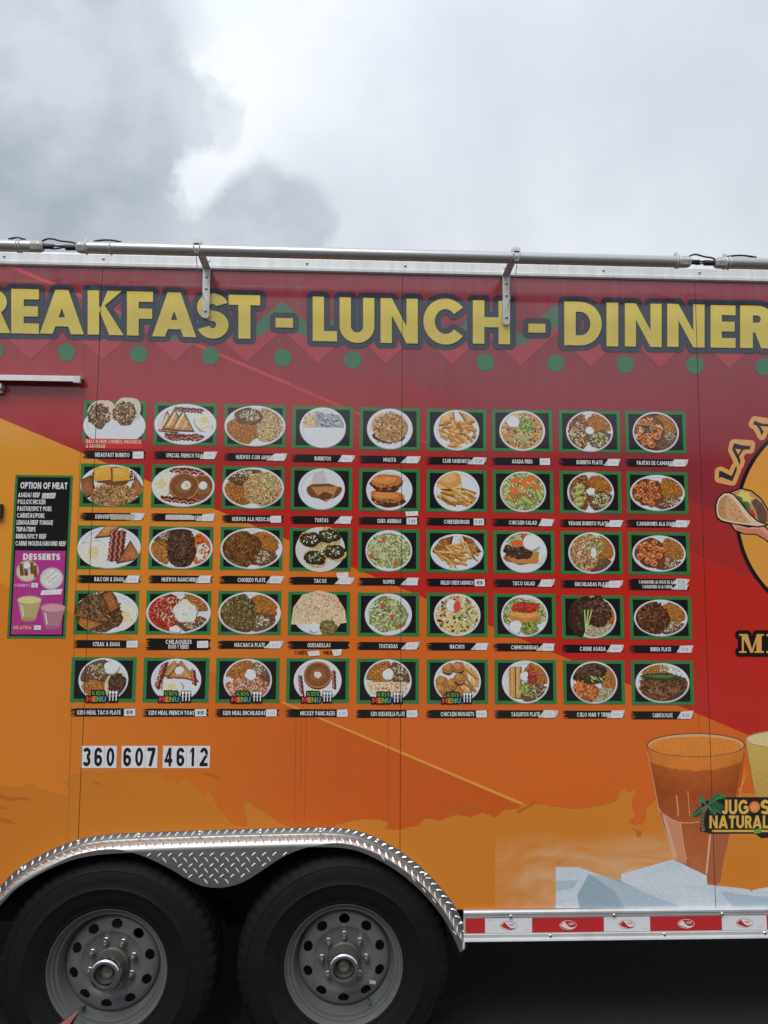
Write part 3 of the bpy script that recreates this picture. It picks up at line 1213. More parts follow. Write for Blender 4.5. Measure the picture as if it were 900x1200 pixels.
def shrimps(p, cx, cy, rx, ry, n, r=3.0):
    p.blob(cx, cy, rx, ry, C(112, 62, 32), .9, .14)
    grains(p, cx, cy, rx * .9, ry * .9, 40, [(140, 76, 40), (90, 48, 26), (70, 40, 24)], 1.6)
    for i in range(n):
        a, q = i * 2.4, math.sqrt((i + .5) / n)
        shrimp(p, cx + rx * .82 * q * cos(a), cy + ry * .82 * q * sin(a), r * rnd.uniform(.85, 1.1), rnd.uniform(0, 6))


def toast(p, *pts, col=(172, 116, 64)):
    cx, cy = sum(a for a, b in pts) / len(pts), sum(b for a, b in pts) / len(pts)
    p.add([(a, b + .8) for a, b in pts], C(70, 42, 22), .3)
    p.add(list(pts), C(col[0] * .62, col[1] * .56, col[2] * .5), .4)
    p.add([(cx + (a - cx) * .84, cy + (b - cy) * .84) for a, b in pts], C(*col), .9)
    p.add([(cx + (a - cx) * .5, cy + (b - cy) * .5) for a, b in pts], C(col[0] * 1.1, col[1] * 1.14, col[2] * 1.15), .9)


def bacon(p, x0, y0, x1, y1, w=4.2):
    n = 9
    d = math.hypot(x1 - x0, y1 - y0)
    nx, ny = -(y1 - y0) / d, (x1 - x0) / d
    pts = [(x0 + (x1 - x0) * i / n + nx * (.9 if i % 2 else -.9), y0 + (y1 - y0) * i / n + ny * (.9 if i % 2 else -.9)) for i in range(n + 1)]
    p.path([(a, b + .6) for a, b in pts], w * 1.1, C(50, 22, 16), .4)
    p.path(pts, w, C(116, 54, 42), .7)
    p.path([(a + nx * w * .22, b + ny * w * .22) for a, b in pts], w * .22, C(186, 128, 104), .4)
    p.path([(a - nx * w * .26, b - ny * w * .26) for a, b in pts], w * .16, C(70, 28, 22), .4)


def egg(p, cx, cy, rx, ry, yolk=True):
    p.blob(cx, cy + .6, rx * 1.03, ry * 1.03, C(160, 150, 128), .2, .1)
    p.blob(cx, cy, rx, ry, C(226, 222, 208), .35, .1)
    p.blob(cx + rx * .1, cy - ry * .1, rx * .7, ry * .65, C(234, 231, 220), .3, .14)
    if yolk:
        p.blob(cx, cy - ry * .05, rx * .4, ry * .38, C(226, 208, 150), .4, .1)
    grains(p, cx, cy, rx * .8, ry * .8, 14, [(214, 204, 176), (240, 238, 230), (196, 180, 140)], 1.2)


def cream(p, cx, cy, r):
    p.blob(cx, cy + .5, r * 1.05, r, C(150, 150, 146), .2, .1)
    p.blob(cx, cy, r, r * .92, C(232, 232, 230), .2, .1)
    p.blob(cx - r * .2, cy - r * .2, r * .5, r * .4, C(246, 246, 246), .1, .1)


def pancake(p, cx, cy, r, ry=None):
    ry = ry or r * .8
    p.ell(cx, cy + 1.4, r, ry, C(86, 50, 26), .4)
    p.ell(cx, cy, r, ry, C(170, 116, 64), .5)
    p.ell(cx, cy, r * .9, ry * .88, C(124, 74, 42), .8)
    p.blob(cx, cy, r * .55, ry * .5, C(142, 90, 52), .7, .1)


def riceplate(p, kind, left, right=RICE, bottom=CHEESE, n=130):
    plate(p, kind)
    k = 1.0 if kind == 'oval' else .8
    pile(p, 13 * k, -7, 15 * k, 11, right, 90, 1.3)
    pile(p, 12 * k, 9.5, 14 * k, 8.5, BEAN, 40, 1.4)
    grains(p, 11 * k, 9, 10 * k, 6.5, 70, bottom, 1.0, 2.8)
    pile(p, -12 * k, 0, 19 * k, 17, left, n, 1.7, 1.8)


def d_burrito(p):
    plate(p, 'oval', 0, 3, 36.5, 23)
    p.lim = None
    for x, y in ((-17, -9), (10, -12)):
        p.blob(x + 3, y - 2, 15, 14, C(196, 186, 164), .4, .05)
        p.blob(x, y, 12.5, 12.5, C(222, 212, 190), .4, .05)
        pile(p, x, y + 1, 10.5, 11, [(128, 92, 66), (150, 110, 80), (92, 62, 48), (206, 176, 110), (70, 48, 36)], 70, 2.4)
    p.add([(-31, 17), (31, 17), (31, 27.6), (-31, 27.6)], C(196, 50, 36))
    text(p, 'BACON, HAM, CHORIZO, MACHACA', -29, 29, 18, 21.8, C(230, 214, 198), .2, 4, .12)
    text(p, '& SAUSAGE', -29, -9, 23.2, 26.8, C(230, 214, 198), .2, 4, .12)


def d_ftoast(p):
    plate(p, 'oval')
    egg(p, 20, -4, 10.5, 11)
    bacon(p, -12, -17, 18, -15)
    for x, y in ((-21, 0), (-13, -3), (-4, -2)):
        toast(p, (x - 12, y + 9), (x + 1, y - 15), (x + 14, y + 10), col=(176, 130, 76))
        p.line(x - 6, y + 6, x + 2, y - 10, 2.2, C(224, 206, 164), .4)
        p.line(x + 1, y + 8, x + 6, y - 2, 1.4, C(216, 190, 140), .4)
    bacon(p, -22, 13, 20, 15, 6)
    bacon(p, -18, 17, 14, 12, 4)


def d_jamon(p):
    riceplate(p, 'oval', RICE, CHEESE)
    plate(p, 'oval')
    pile(p, 14, 0, 17, 16, EGGY + [(226, 200, 170)], 190, 1.9, 1.3)
    pile(p, -15, 5, 15, 13, RICE, 130, 1.4)
    pile(p, -8, -11, 13, 8, BEAN, 30)
    grains(p, -6, -11, 11, 6, 80, CHEESE, 1, 2.8)


def d_burritos(p):
    plate(p, 'round')
    p.add([(-24, -17), (-6, -18), (-6, 0), (-23, 1)], C(198, 178, 142), .8)
    grains(p, -15, -9, 8, 7, 30, [(190, 160, 116), (214, 196, 160)], 2)
    p.add([(-8, -18), (22, -17), (26, -10), (24, 0), (-8, 0)], C(150, 154, 160), .5)
    for i in range(40):
        x, y = rnd.uniform(-7, 23), rnd.uniform(-16, -1)
        c = rnd.choice(((210, 214, 220), (96, 100, 108), (236, 238, 240), (70, 74, 82)))
        p.line(x, y, x + rnd.uniform(-4, 4), y + rnd.uniform(-3, 3), 1.2, C(*c), .2)


def d_mulita(p):
    plate(p, 'round')
    p.blob(0, 7, 17, 10, C(66, 40, 26), .8, .1)
    grains(p, 0, 13, 15, 4, 40, MEAT + LETT[:1], 2)
    pile(p, 0, -2, 17.5, 14.5, [(204, 158, 98), (220, 180, 124), (186, 132, 76)], 40, 3, 1.2, .06)
    grains(p, 0, -2, 15, 12, 38, [(104, 58, 28), (130, 76, 38)], 2.0, 1.2)


def d_club(p):
    plate(p, 'round')
    toast(p, (-24, -22), (-4, -25), (-1, -9), (-20, -4), col=(206, 160, 98))
    toast(p, (2, -22), (20, -24), (26, -12), (12, -6), col=(196, 140, 80))
    fries(p, 2, 4, 24, 18, 46, 13, 3.2, .5, .9)


def d_asadafries(p):
    plate(p, 'round')
    p.blob(0, 1, 25, 21, C(186, 140, 84), .8, .06)
    fries(p, 0, 4, 24, 20, 24, 10, 2)
    grains(p, 0, 0, 23, 19, 200, CHEESE + MEAT + LETT + SALSA, 2.0)
    cream(p, -10, -10, 7)
    pile(p, 5, -6, 7, 6, [(128, 148, 66), (150, 168, 86)], 20, 2)
    grains(p, 2, 6, 9, 9, 60, LETT, 1.2, 4)


def d_bplate(p):
    plate(p, 'round')
    pile(p, 11, -9, 13, 10, RICE, 100, 1.3)
    pile(p, 12, 9, 13, 9, BEAN, 20)
    grains(p, 11, 9, 11, 8, 80, CHEESE + LETT[:2], 1.1, 3)
    pile(p, -12, 0, 10, 19, [(146, 92, 52), (170, 110, 60), (120, 70, 40)], 60, 2, 2, .08)
    grains(p, -13, 4, 8, 14, 70, CHEESE, 1.2, 3)
    cream(p, 0, -1, 4.5)


def d_veggie(p):
    d_bplate(p)
    for y in (-6, 1, 8, 14):
        p.blob(-13, y, 6, 2.6, C(132, 148, 60), .4, .05, rot=-.4)
        p.blob(-13, y - .6, 4.6, 1.5, C(178, 184, 104), .3, .05, rot=-.4)


def d_fajitas(p):
    plate(p, 'round')
    p.ell(0, 0, 27.4 / FOOD, 24.2 / FOOD, C(70, 52, 40), .3)
    pile(p, 12, -8, 12, 12, RICE, 70, 1.4)
    pile(p, 10, 10, 13, 9, BEAN, 60, 1.4)
    grains(p, 15, 4, 6, 5, 30, CHEESE, 1, 3)
    shrimps(p, -9, 0, 17, 20, 14, 4.0)
    grains(p, -8, 0, 15, 18, 26, [(60, 34, 24), (100, 110, 50), (220, 190, 150)], 3, 1.7)


def d_denver(p):
    plate(p, 'oval')
    p.lim = (p.lim[0], p.lim[1], p.lim[2] * 1.08, p.lim[3] * 1.12)
    toast(p, (-36, 10), (-34, -6), (-22, -11), (-16, 8), (-26, 14), col=(142, 88, 50))
    toast(p, (18, 12), (24, -12), (36, 2), (34, 12), col=(146, 92, 52))
    pile(p, 2, 10, 20, 12, [(190, 150, 92), (206, 172, 120), (160, 118, 66), (130, 92, 56)], 110, 1.6, 3)
    p.blob(0, -10, 22, 10, C(110, 70, 44), .8, .08)
    for x in (-20, 0):
        p.add([(x, -19), (x + 18, -21), (x + 19, -6), (x + 1, -4)], C(214, 160, 54), .5)
        p.add([(x + 2, -18), (x + 15, -19), (x + 14, -12), (x + 3, -11)], C(228, 180, 76), .4)
    grains(p, 22, -10, 3, 8, 20, MEAT + EGGY, 2)


def d_panc(p):
    plate(p, 'oval')
    bacon(p, -14, -19, 24, -16, 6)
    egg(p, -23, -1, 12, 14)
    pancake(p, 20, 2, 16, 15)
    pancake(p, 1, 0, 16, 15)
    cream(p, 3, -1, 5)
    cream(p, 21, -1, 4.5)
    p.blob(4, -1, 2.6, 2.2, C(222, 200, 110), .3)
    bacon(p, -24, 13, 14, 17, 5)


def d_mexicana(p):
    plate(p, 'oval')
    pile(p, -17, 5, 15, 13, RICE, 120, 1.4)
    pile(p, -8, -12, 17, 8, BEAN, 20)
    grains(p, -9, -13, 15, 6, 90, CHEESE, 1.1, 2.6)
    pile(p, 12, 1, 19, 17, EGGY + [(220, 120, 80), (180, 186, 110)], 190, 2.0, 1.5)


def d_torta(p):
    plate(p, 'round')
    p.blob(3, 2, 19, 10, C(112, 72, 40), .6, .05)
    p.add([(-12, -2), (18, -3), (12, 10), (5, 15), (-2, 10)], C(176, 126, 74), .8)
    p.blob(4, 8, 7, 4.5, C(96, 62, 40), .9)
    p.add([(-12, -5), (-9, -17), (2, -24), (14, -23), (20, -2), (8, -6)], C(204, 200, 196), .3)
    p.add([(-9, -17), (2, -24), (6, -6), (-12, -5)], C(186, 182, 178), .3)


def d_quesabirria(p):
    plate(p, 'round')
    for x, y, r in ((-2, 8, .1), (-3, -9, -.1)):
        p.blob(x, y + 3, 18, 9, C(84, 44, 26), .9, .1, rot=r)
        p.blob(x, y - 1, 18, 7.5, C(182, 108, 48), .7, .07, rot=r)
        p.blob(x - 2, y - 2, 13, 4, C(206, 134, 66), .6, .1, rot=r)
        grains(p, x, y + 6, 15, 3, 30, MEAT + [(200, 120, 60)], 2.0)


def d_burger(p):
    plate(p, 'round')
    p.ell(-8, -7, 14, 8, C(110, 66, 30), .4)
    p.add([(-22, -8), (6, -9), (5, -3), (-20, -2)], C(220, 190, 110), .4)
    p.ell(-8, -13, 13, 10, C(202, 142, 76), .5)
    p.ell(-9, -15, 9, 6, C(222, 172, 108), .5)
    fries(p, 3, 8, 22, 12, 40, 17, 2.4, .35, .4)


def d_csalad(p):
    plate(p, 'round')
    pile(p, 0, 0, 23, 20, LETT, 120, 2.4, 2.2)
    p.blob(-6, 4, 14, 6, C(196, 150, 90), .8)
    for i in range(7):
        p.line(-16 + 3 * i, 1, -10 + 3 * i, 9, 1.2, C(96, 62, 36), .3)
    for x, y in ((-8, -12), (2, -9), (10, -14), (-10, -2), (14, -5)):
        p.blob(x, y, 5, 4.2, C(214, 110, 46), .6, .3)
    for x, y, r in ((-14, 14, .5), (8, 14, .9), (4, 10, .6), (18, 4, 1.2)):
        p.blob(x, y, 9, 3.4, C(118, 136, 62), .5, .05, rot=r)
        p.blob(x, y - .5, 7, 2, C(170, 180, 104), .4, .05, rot=r)


def d_diabla(p):
    plate(p, 'oval', 0, 0, 33, 22)
    pile(p, 17, -6, 13, 12, RICE, 110, 1.3)
    pile(p, 12, 12, 15, 6, BEAN, 20)
    grains(p, 13, 11, 13, 5, 60, CHEESE, 1, 2.6)
    shrimps(p, -11, 0, 17, 16, 13, 3.4)
    grains(p, -11, 0, 15, 14, 30, SALSA, 1.6)


def d_baconeggs(p):
    plate(p, 'oval')
    p.lim = (p.lim[0], p.lim[1], p.lim[2] * 1.08, p.lim[3] * 1.12)
    egg(p, -16, 7, 16, 15)
    toast(p, (-16, -10), (-6, -27), (12, -24), (0, -12), col=(176, 118, 66))
    for x in (4, 9, 14):
        bacon(p, x, -18, x - 2, 14, 6)
    toast(p, (8, 17), (22, -8), (34, 8), (30, 14), col=(158, 98, 56))


def d_rancheros(p):
    plate(p, 'oval')
    pile(p, -14, -13, 13, 8, BEAN, 20)
    grains(p, -14, -13, 9, 5, 40, CHEESE, 1, 2.4)
    pile(p, -22, 6, 11, 12, RICE, 100, 1.3)
    p.blob(21, 2, 12, 18, C(196, 96, 40), .7, .08)
    egg(p, 22, 4, 8, 10)
    grains(p, 21, 0, 10, 16, 50, [(196, 84, 36), (214, 128, 60), (170, 60, 30)], 2.4)
    pile(p, 0, -1, 13, 20, MEAT, 150, 2.2, 2.4)


def d_chorizo(p):
    riceplate(p, 'oval', CHOR)


def d_tacos(p):
    p.ell(0, 0, 27, 24.6, C(198, 198, 194), .2)
    for x, y in ((-11, -11), (9, -15), (-6, 9), (15, 2)):
        p.blob(x + 1, y + 1, 13, 9.5, C(186, 160, 110), .7, .07, rot=.3)
        pile(p, x, y, 10, 6.5, [(62, 46, 30), (84, 62, 40), (52, 60, 34)], 34, 2)
        grains(p, x, y, 8, 5, 34, [(226, 226, 214), (104, 130, 66), (204, 208, 180), (70, 98, 50)], 1.6, 1.2)
    grains(p, 2, 0, 6, 7, 30, [(214, 190, 96), (196, 176, 90)], 1.6)


def d_sopes(p):
    plate(p, 'round')
    pile(p, -2, 0, 24, 16, LETT, 190, 1.8, 3.4)
    grains(p, -2, -4, 18, 10, 60, CHEESE + [(176, 130, 100)], 1.8, 2)
    for x, y in ((-19, 6), (7, 14), (-6, -12)):
        p.blob(x, y, 2.6, 2.2, C(200, 84, 64), .4)


def d_grilled(p):
    plate(p, 'oval', 0, 1, 32, 22)
    toast(p, (-30, 0), (-24, -19), (-4, -17), (-10, 10), col=(134, 80, 38))
    toast(p, (6, -18), (22, -20), (27, 0), (14, 4), col=(130, 76, 36))
    fries(p, 0, 2, 25, 16, 50, 16, 2.0, .5, .8)


def d_tacosalad(p):
    plate(p, 'round')
    p.blob(-2, 6, 20, 8, C(150, 92, 40), .7, .14)
    p.add([(-22, -6), (-18, -2), (18, 0), (24, 4), (14, 13), (-12, 12), (-18, 6)], C(186, 124, 58), .6)
    pile(p, -6, -2, 14, 8, MEAT, 40, 2.4)
    pile(p, -9, -15, 10, 8, LETT + [(110, 130, 60)], 40, 2.4)
    p.blob(-7, -10, 7, 4, C(206, 98, 60), .3, .05)
    p.blob(4, -21, 8, 4, C(196, 90, 56), .3, .05)
    cream(p, 9, -11, 9.5)
    p.blob(22, 4, 6, 13, C(214, 216, 212), .2)


def d_enchi(p):
    plate(p, 'round')
    pile(p, 12, -4, 13, 14, RICE, 80, 1.4)
    pile(p, 8, 14, 14, 7, BEAN, 30)
    pile(p, -10, 0, 14, 20, [(196, 164, 110), (212, 186, 140), (176, 92, 56)], 90, 2, 2.4)
    grains(p, 4, -8, 9, 12, 60, LETT, 1.2, 4)
    grains(p, -6, 4, 12, 14, 80, CHEESE + SALSA[:1], 1.2, 3)
    p.blob(2, 0, 3.2, 5.4, C(228, 226, 216), .2, .06)


def d_mojo(p):
    plate(p, 'oval', 0, 0, 32, 22)
    pile(p, 17, -6, 13, 11, RICE, 110, 1.3)
    pile(p, 10, 12, 14, 6, BEAN, 20)
    grains(p, 11, 11, 12, 5, 60, CHEESE, 1, 2.6)
    shrimps(p, -10, -1, 17, 17, 14, 3.5)


def d_steak(p):
    plate(p, 'oval')
    p.lim = (p.lim[0], p.lim[1], p.lim[2] * 1.08, p.lim[3] * 1.12)
    egg(p, 20, 5, 13, 15)
    pile(p, -8, 0, 21, 19, [(112, 80, 52), (132, 98, 64), (90, 62, 40)], 150, 2.4, 2.4)
    toast(p, (-34, 14), (-28, 4), (0, 12), (-22, 26), col=(156, 100, 52))
    toast(p, (-6, -20), (4, -25), (14, -4), (4, 2), col=(146, 88, 44))


def d_chila(p):
    plate(p, 'oval')
    pile(p, 18, -12, 13, 10, RICE, 90, 1.3)
    pile(p, 16, 12, 15, 8, BEAN, 20)
    grains(p, 18, 12, 12, 6, 60, CHEESE, 1, 2.6)
    pile(p, -16, 0, 18, 20, SALSA, 110, 3.4, 1.6)
    grains(p, -10, -4, 16, 16, 110, CHEESE + [(226, 190, 180)], 1.5, 1.4)
    egg(p, 7, -1, 12, 12, False)
    cream(p, -3, 19, 5.5)


def d_machaca(p):
    riceplate(p, 'oval', [(124, 100, 60), (98, 76, 44), (150, 128, 84), (76, 58, 34), (132, 130, 70)])


def d_quesadilla(p):
    plate(p, 'round', -1, 3, 29, 22)
    p.lim = None
    p.add([(-30, 12), (-28, -6), (-18, -20), (0, -25), (18, -20), (28, -4), (30, 10), (8, 13), (-10, 12)], C(206, 180, 146), .9)
    grains(p, 0, -6, 25, 15, 110, [(150, 108, 70), (126, 86, 54), (224, 206, 178)], 1.5, 1.3)
    cream(p, -4, 15, 6)
    pile(p, 10, 15, 8, 7, [(118, 132, 70), (164, 92, 60), (98, 110, 56)], 40, 1.8)


def d_tostada(p):
    plate(p, 'round')
    pile(p, -1, 0, 18, 16, LETT, 120, 1.8, 3)
    grains(p, -2, -2, 14, 12, 70, CHEESE + MEAT[:1] + [(150, 100, 70)], 1.8, 2)
    for x, y in ((-6, -10), (13, 12), (4, 2)):
        p.blob(x, y, 2.4, 2.2, C(204, 66, 50), .3)


def d_nachos(p):
    plate(p, 'round')
    p.blob(0, 1, 26, 22, C(206, 176, 120), .8, .08)
    grains(p, 0, 1, 24, 20, 130, [(214, 160, 80), (226, 206, 160), (70, 50, 40), (96, 70, 48), (232, 226, 210)], 3.0, 1.6)
    grains(p, 9, 2, 12, 16, 100, LETT, 1.3, 4)
    cream(p, -6, -10, 6.5)
    p.blob(0, -9, 4, 6.5, C(206, 74, 56), .3, .05)


def d_chimi(p):
    plate(p, 'round')
    pile(p, 0, -3, 23, 13, LETT, 90, 1.8, 3)
    p.blob(0, 1, 19, 6, C(190, 128, 62), .6, .06)
    p.blob(0, -1, 16, 3, C(210, 152, 82), .5, .06)
    pile(p, 1, -9, 13, 5, [(198, 66, 48), (182, 54, 40)], 40, 2)
    cream(p, -10, 12, 7)
    pile(p, 5, 14, 8, 6.5, [(128, 142, 66), (148, 160, 84)], 24, 2)


def d_asada(p):
    plate(p, 'round')
    pile(p, 17, -4, 9, 12, RICE, 70, 1.3)
    pile(p, 7, 14, 15, 8, [(196, 186, 150), (168, 150, 112), (210, 204, 176)], 70, 1.3, 2.4)
    p.lim = (0, 0, 28, 25.5)
    p.blob(-14, -2, 12, 24, C(58, 38, 26), .9, .16, rot=.25)
    pile(p, 4, -6, 13, 14, MEAT, 70, 2.6, 1.8)
    grains(p, -13, -4, 9, 20, 50, MEAT, 3)
    p.blob(-9, 2, 4, 14, C(44, 52, 34), .5, .06, rot=.15)
    for t in (-.2, 0, .2):
        p.line(-8, 16, -5 + t * 20, -8, 1.3, C(178, 190, 120), .2)


def d_birria(p):
    plate(p, 'oval', 0, 0, 32, 22)
    pile(p, 16, -8, 13, 10, RICE, 110, 1.3)
    pile(p, 12, 11, 15, 7, BEAN, 20)
    grains(p, 12, 10, 12, 6, 70, CHEESE, 1, 2.6)
    pile(p, -12, 0, 17, 17, [(92, 54, 32), (114, 70, 42), (72, 42, 26)], 90, 3.2, 1.8)


def d_ktaco(p):
    plate(p, 'round')
    pile(p, -9, -8, 15, 13, BEAN, 40)
    grains(p, -7, -9, 10, 8, 60, CHEESE, 1, 2.6)
    pile(p, -9, 12, 13, 10, RICE, 110, 1.3)
    p.blob(14, 6, 13, 14, C(206, 184, 140), .5, .05)
    pile(p, 14, 5, 8, 11, MEAT, 60, 2)
    cream(p, 8, -13, 7.5)


def d_kftoast(p):
    plate(p, 'round')
    for x, y in ((0, -8), (8, -6)):
        toast(p, (x - 18, y + 4), (x - 3, y - 17), (x + 16, y + 8), (x, y + 4), col=(178, 124, 66))
    cream(p, 3, -10, 4.5)
    bacon(p, -11, -20, -19, 8, 6)
    bacon(p, 17, -10, 19, 4, 5)
    egg(p, -4, 8, 11, 9)


def d_kenchi(p):
    plate(p, 'round')
    pile(p, -9, -12, 15, 11, RICE, 120, 1.4)
    pile(p, 14, -6, 10, 14, BEAN, 30)
    grains(p, 13, -12, 7, 6, 40, CHEESE, 1.1, 2.6)
    pile(p, 0, 10, 20, 13, [(196, 96, 62), (210, 130, 96), (226, 206, 180)], 130, 1.8, 2.6)
    cream(p, 3, -6, 6)


def d_kpanc(p):
    plate(p, 'round')
    bacon(p, -19, -5, -16, 16, 4)
    bacon(p, 17, -10, 18, 8, 4)
    grains(p, 0, 13, 12, 6, 50, [(226, 206, 110), (236, 226, 170)], 2)
    pancake(p, 0, -6, 15, 14)
    p.blob(0, -6, 4, 3.4, C(234, 226, 196), .2)


def d_kquesa(p):
    plate(p, 'round')
    pile(p, -9, -11, 15, 12, RICE, 120, 1.5)
    pile(p, 13, -9, 11, 11, BEAN, 20)
    grains(p, 12, -9, 8, 8, 50, CHEESE + LETT[:1], 1.1, 3)
    cream(p, 0, -7, 6)
    p.add([(-22, 1), (21, 1), (20, 13), (-20, 14)], C(214, 188, 148), .9)
    grains(p, 0, 7, 20, 5.5, 60, [(170, 120, 76), (226, 208, 178)], 1.8)


def d_nuggets(p):
    plate(p, 'round')
    fries(p, 11, 0, 15, 22, 34, 16, 2.2, 1.0, .5)
    for x, y in ((-10, -14), (1, -15), (-17, 0), (-6, 3), (-12, 11), (2, 13), (3, -3), (-18, 8)):
        p.blob(x, y + 1, 7, 6.4, C(84, 46, 18), .4, .1)
        p.blob(x, y, 6.6, 6, C(166, 106, 46), .9, .1)
        p.blob(x - 1.2, y - 1.4, 3.6, 3, C(190, 130, 64), .8, .1)


def d_taquitos(p):
    plate(p, 'round')
    pile(p, 13, -9, 13, 12, RICE, 90, 1.4)
    pile(p, 9, 12, 15, 9, BEAN, 30)
    grains(p, 12, 10, 12, 7, 60, CHEESE, 1, 2.6)
    for x in (-20, -14, -8):
        p.line(x + 1, -16, x + 1, 18, 5.6, C(104, 68, 34), .5)
        p.line(x, -16, x, 17, 4.8, C(190, 144, 80), .7)
        p.line(x - 1, -15, x - 1, 16, 1.4, C(214, 176, 116), .5)
    cream(p, -1, -6, 5)
    pile(p, 7, -6, 4, 7, SALSA, 20, 2)
    pile(p, 0, 8, 6, 6, [(130, 144, 70), (150, 162, 90)], 20, 2)


def d_cielo(p):
    plate(p, 'round')
    pile(p, 17, -3, 9, 14, RICE, 80, 1.3)
    pile(p, 8, 14, 15, 8, [(196, 186, 150), (168, 150, 112)], 60, 1.3, 2.4)
    pile(p, -6, -11, 17, 10, MEAT, 80, 2.8, 1.8)
    pile(p, -11, 10, 13, 10, [(196, 106, 44), (176, 88, 36), (214, 134, 70)], 50, 3, 1.8)
    p.blob(0, -2, 11, 3.6, C(48, 56, 34), .5, .1, rot=-.2)
    grains(p, 2, -4, 8, 3, 10, [(170, 180, 110)], 2, 3)


def d_carnitas(p):
    plate(p, 'oval', 0, 0, 32, 23)
    pile(p, -8, -14, 13, 8, RICE, 80, 1.3)
    grains(p, 8, -15, 12, 5, 70, CHEESE, 1.1, 2.4)
    pile(p, 2, 5, 24, 14, [(112, 72, 46), (136, 92, 60), (90, 56, 36)], 120, 2.2, 3.6)
    p.blob(-2, -6, 22, 3.8, C(52, 66, 34), .5, .12, rot=.03)
    p.blob(-2, -7, 16, 1.4, C(92, 108, 60), .4, .2)


DISH = [[d_burrito, d_ftoast, d_jamon, d_burritos, d_mulita, d_club, d_asadafries, d_bplate, d_fajitas],
        [d_denver, d_panc, d_mexicana, d_torta, d_quesabirria, d_burger, d_csalad, d_veggie, d_diabla],
        [d_baconeggs, d_rancheros, d_chorizo, d_tacos, d_sopes, d_grilled, d_tacosalad, d_enchi, d_mojo],
        [d_steak, d_chila, d_machaca, d_quesadilla, d_tostada, d_nachos, d_chimi, d_asada, d_birria],
        [d_ktaco, d_kftoast, d_kenchi, d_kpanc, d_kquesa, d_nuggets, d_taquitos, d_cielo, d_carnitas]]
NAME = [['BREAKFAST BURRITO', 'SPECIAL FRENCH TOAST', 'HUEVOS CON JAMON', 'BURRITOS', 'MULITA', 'CLUB SANDWICH', 'ASADA FRIES', 'BURRITO PLATE', 'FAJITAS DE CAMARON'],
        ['DENVER OMELETTE', 'SPECIAL PANCAKES', 'HUEVOS ALA MEXICANA', 'TORTAS', 'QUES ABIRRIAS', 'CHEESEBURGER', 'CHICKEN SALAD', 'VEGGIE BURRITO PLATE', 'CAMARONES ALA DIABLA'],
        ['BACON & EGGS', 'HUEVOS RANCHEROS', 'CHORIZO PLATE', 'TACOS', 'SOPES', 'GRILLED CHEESE SANDWICH', 'TACO SALAD', 'ENCHILADAS PLATE', 'CAMARONES AL MOJO DE AJO|CAMARONES A LA CREMA'],
        ['STEAK & EGGS', 'CHILAQUILES|ROJOS Y VERDES', 'MACHACA PLATE', 'QUESADILLAS', 'TOSTADAS', 'NACHOS', 'CHIMICHANGAS', 'CARNE ASADA', 'BIRRIA PLATE'],
        ['KIDS MEAL TACO PLATE', 'KIDS MEAL FRENCH TOAST', 'KIDS MEAL ENCHILADAS', 'MICKEY PANCAKES', 'KIDS QUESADILLA PLATE', 'CHICKEN NUGGETS', 'TAQUITOS PLATE', 'CIELO MAR Y TIERRA', 'CARNITAS PLATE']]
# text span (u from 0..1 of the strip) : width of the name
TW = [[.56, .64, .62, .27, .21, .46, .34, .42, .62], [.52, .56, .68, .22, .40, .42, .46, .64, .68], [.46, .60, .44, .20, .19, .54, .36, .54, .60],
      [.42, .40, .48, .37, .30, .24, .44, .42, .33], [.66, .72, .66, .55, .54, .54, .46, .58, .32]]
STK = ['wtttttwtt', 'ttwtwwttt', 'tttttwttt', 'wwwwttttt'.replace('wwwwt', 'wwt-t'), 'wwwwwwttt']

X0A = [97.6, 180.7, 263, 342.9, 421.7, 500, 576.8, 655, 733]
X1A = [171, 254, 334.8, 413.7, 491.9, 569.9, 647, 726.7, 803.8]
X0B = [83.2, 168, 253, 335.6, 418, 500, 579.7, 660, 740]
X1B = [159.5, 245, 327.6, 409, 491, 572, 652, 732, 812.5]
Y0 = [[470, 472.3, 474.4, 476.5, 478, 479.6, 480.3, 481.2, 482], [543.5, 544.7, 546.7, 548, 549.6, 551, 551.6, 552.4, 553],
      [615.8, 617, 617.6, 618.9, 620.3, 621.2, 622.3, 622.9, 623.8], [692, 692.2, 692.4, 693.2, 694.5, 694.9, 696, 697.8, 699], [770, 770.6, 771, 771.2, 771.6, 772.5, 773, 774, 774.3]]
Y1 = [[521.3, 522, 524, 525.6, 527, 528.4, 529, 530, 530.8], [593.8, 594.7, 596.6, 597.8, 598.7, 599.7, 600.7, 601.6, 602],
      [667, 667.3, 667.8, 668.9, 670, 671, 671.8, 672.8, 673.3], [743, 743.4, 743.9, 744.2, 745.3, 745.9, 746.8, 748.5, 749], [822.6, 823, 823.2, 823.6, 824.3, 824.5, 824.8, 825.2, 826]]

GREEN, BLK = C(44, 118, 62), C(24, 23, 24)


def scribble(p, x0, x1, y0, y1, txt=None):
    if txt:
        text(p, txt, x0, x1, y0, y1, C(60, 70, 92), .16, 3, .2)
        return
    n = rnd.randint(3, 5)
    for i in range(n):
        x = x0 + (x1 - x0) * (i + .5) / n
        h = (y1 - y0)
        p.line(x - .5, y0 + rnd.uniform(0, .3) * h, x + rnd.uniform(-.8, .8), y1 - rnd.uniform(0, .2) * h, .45, C(150, 154, 166))
        p.line(x - .7, y0 + .5 * h, x + .8, y0 + rnd.uniform(.2, .7) * h, .4, C(158, 160, 170))


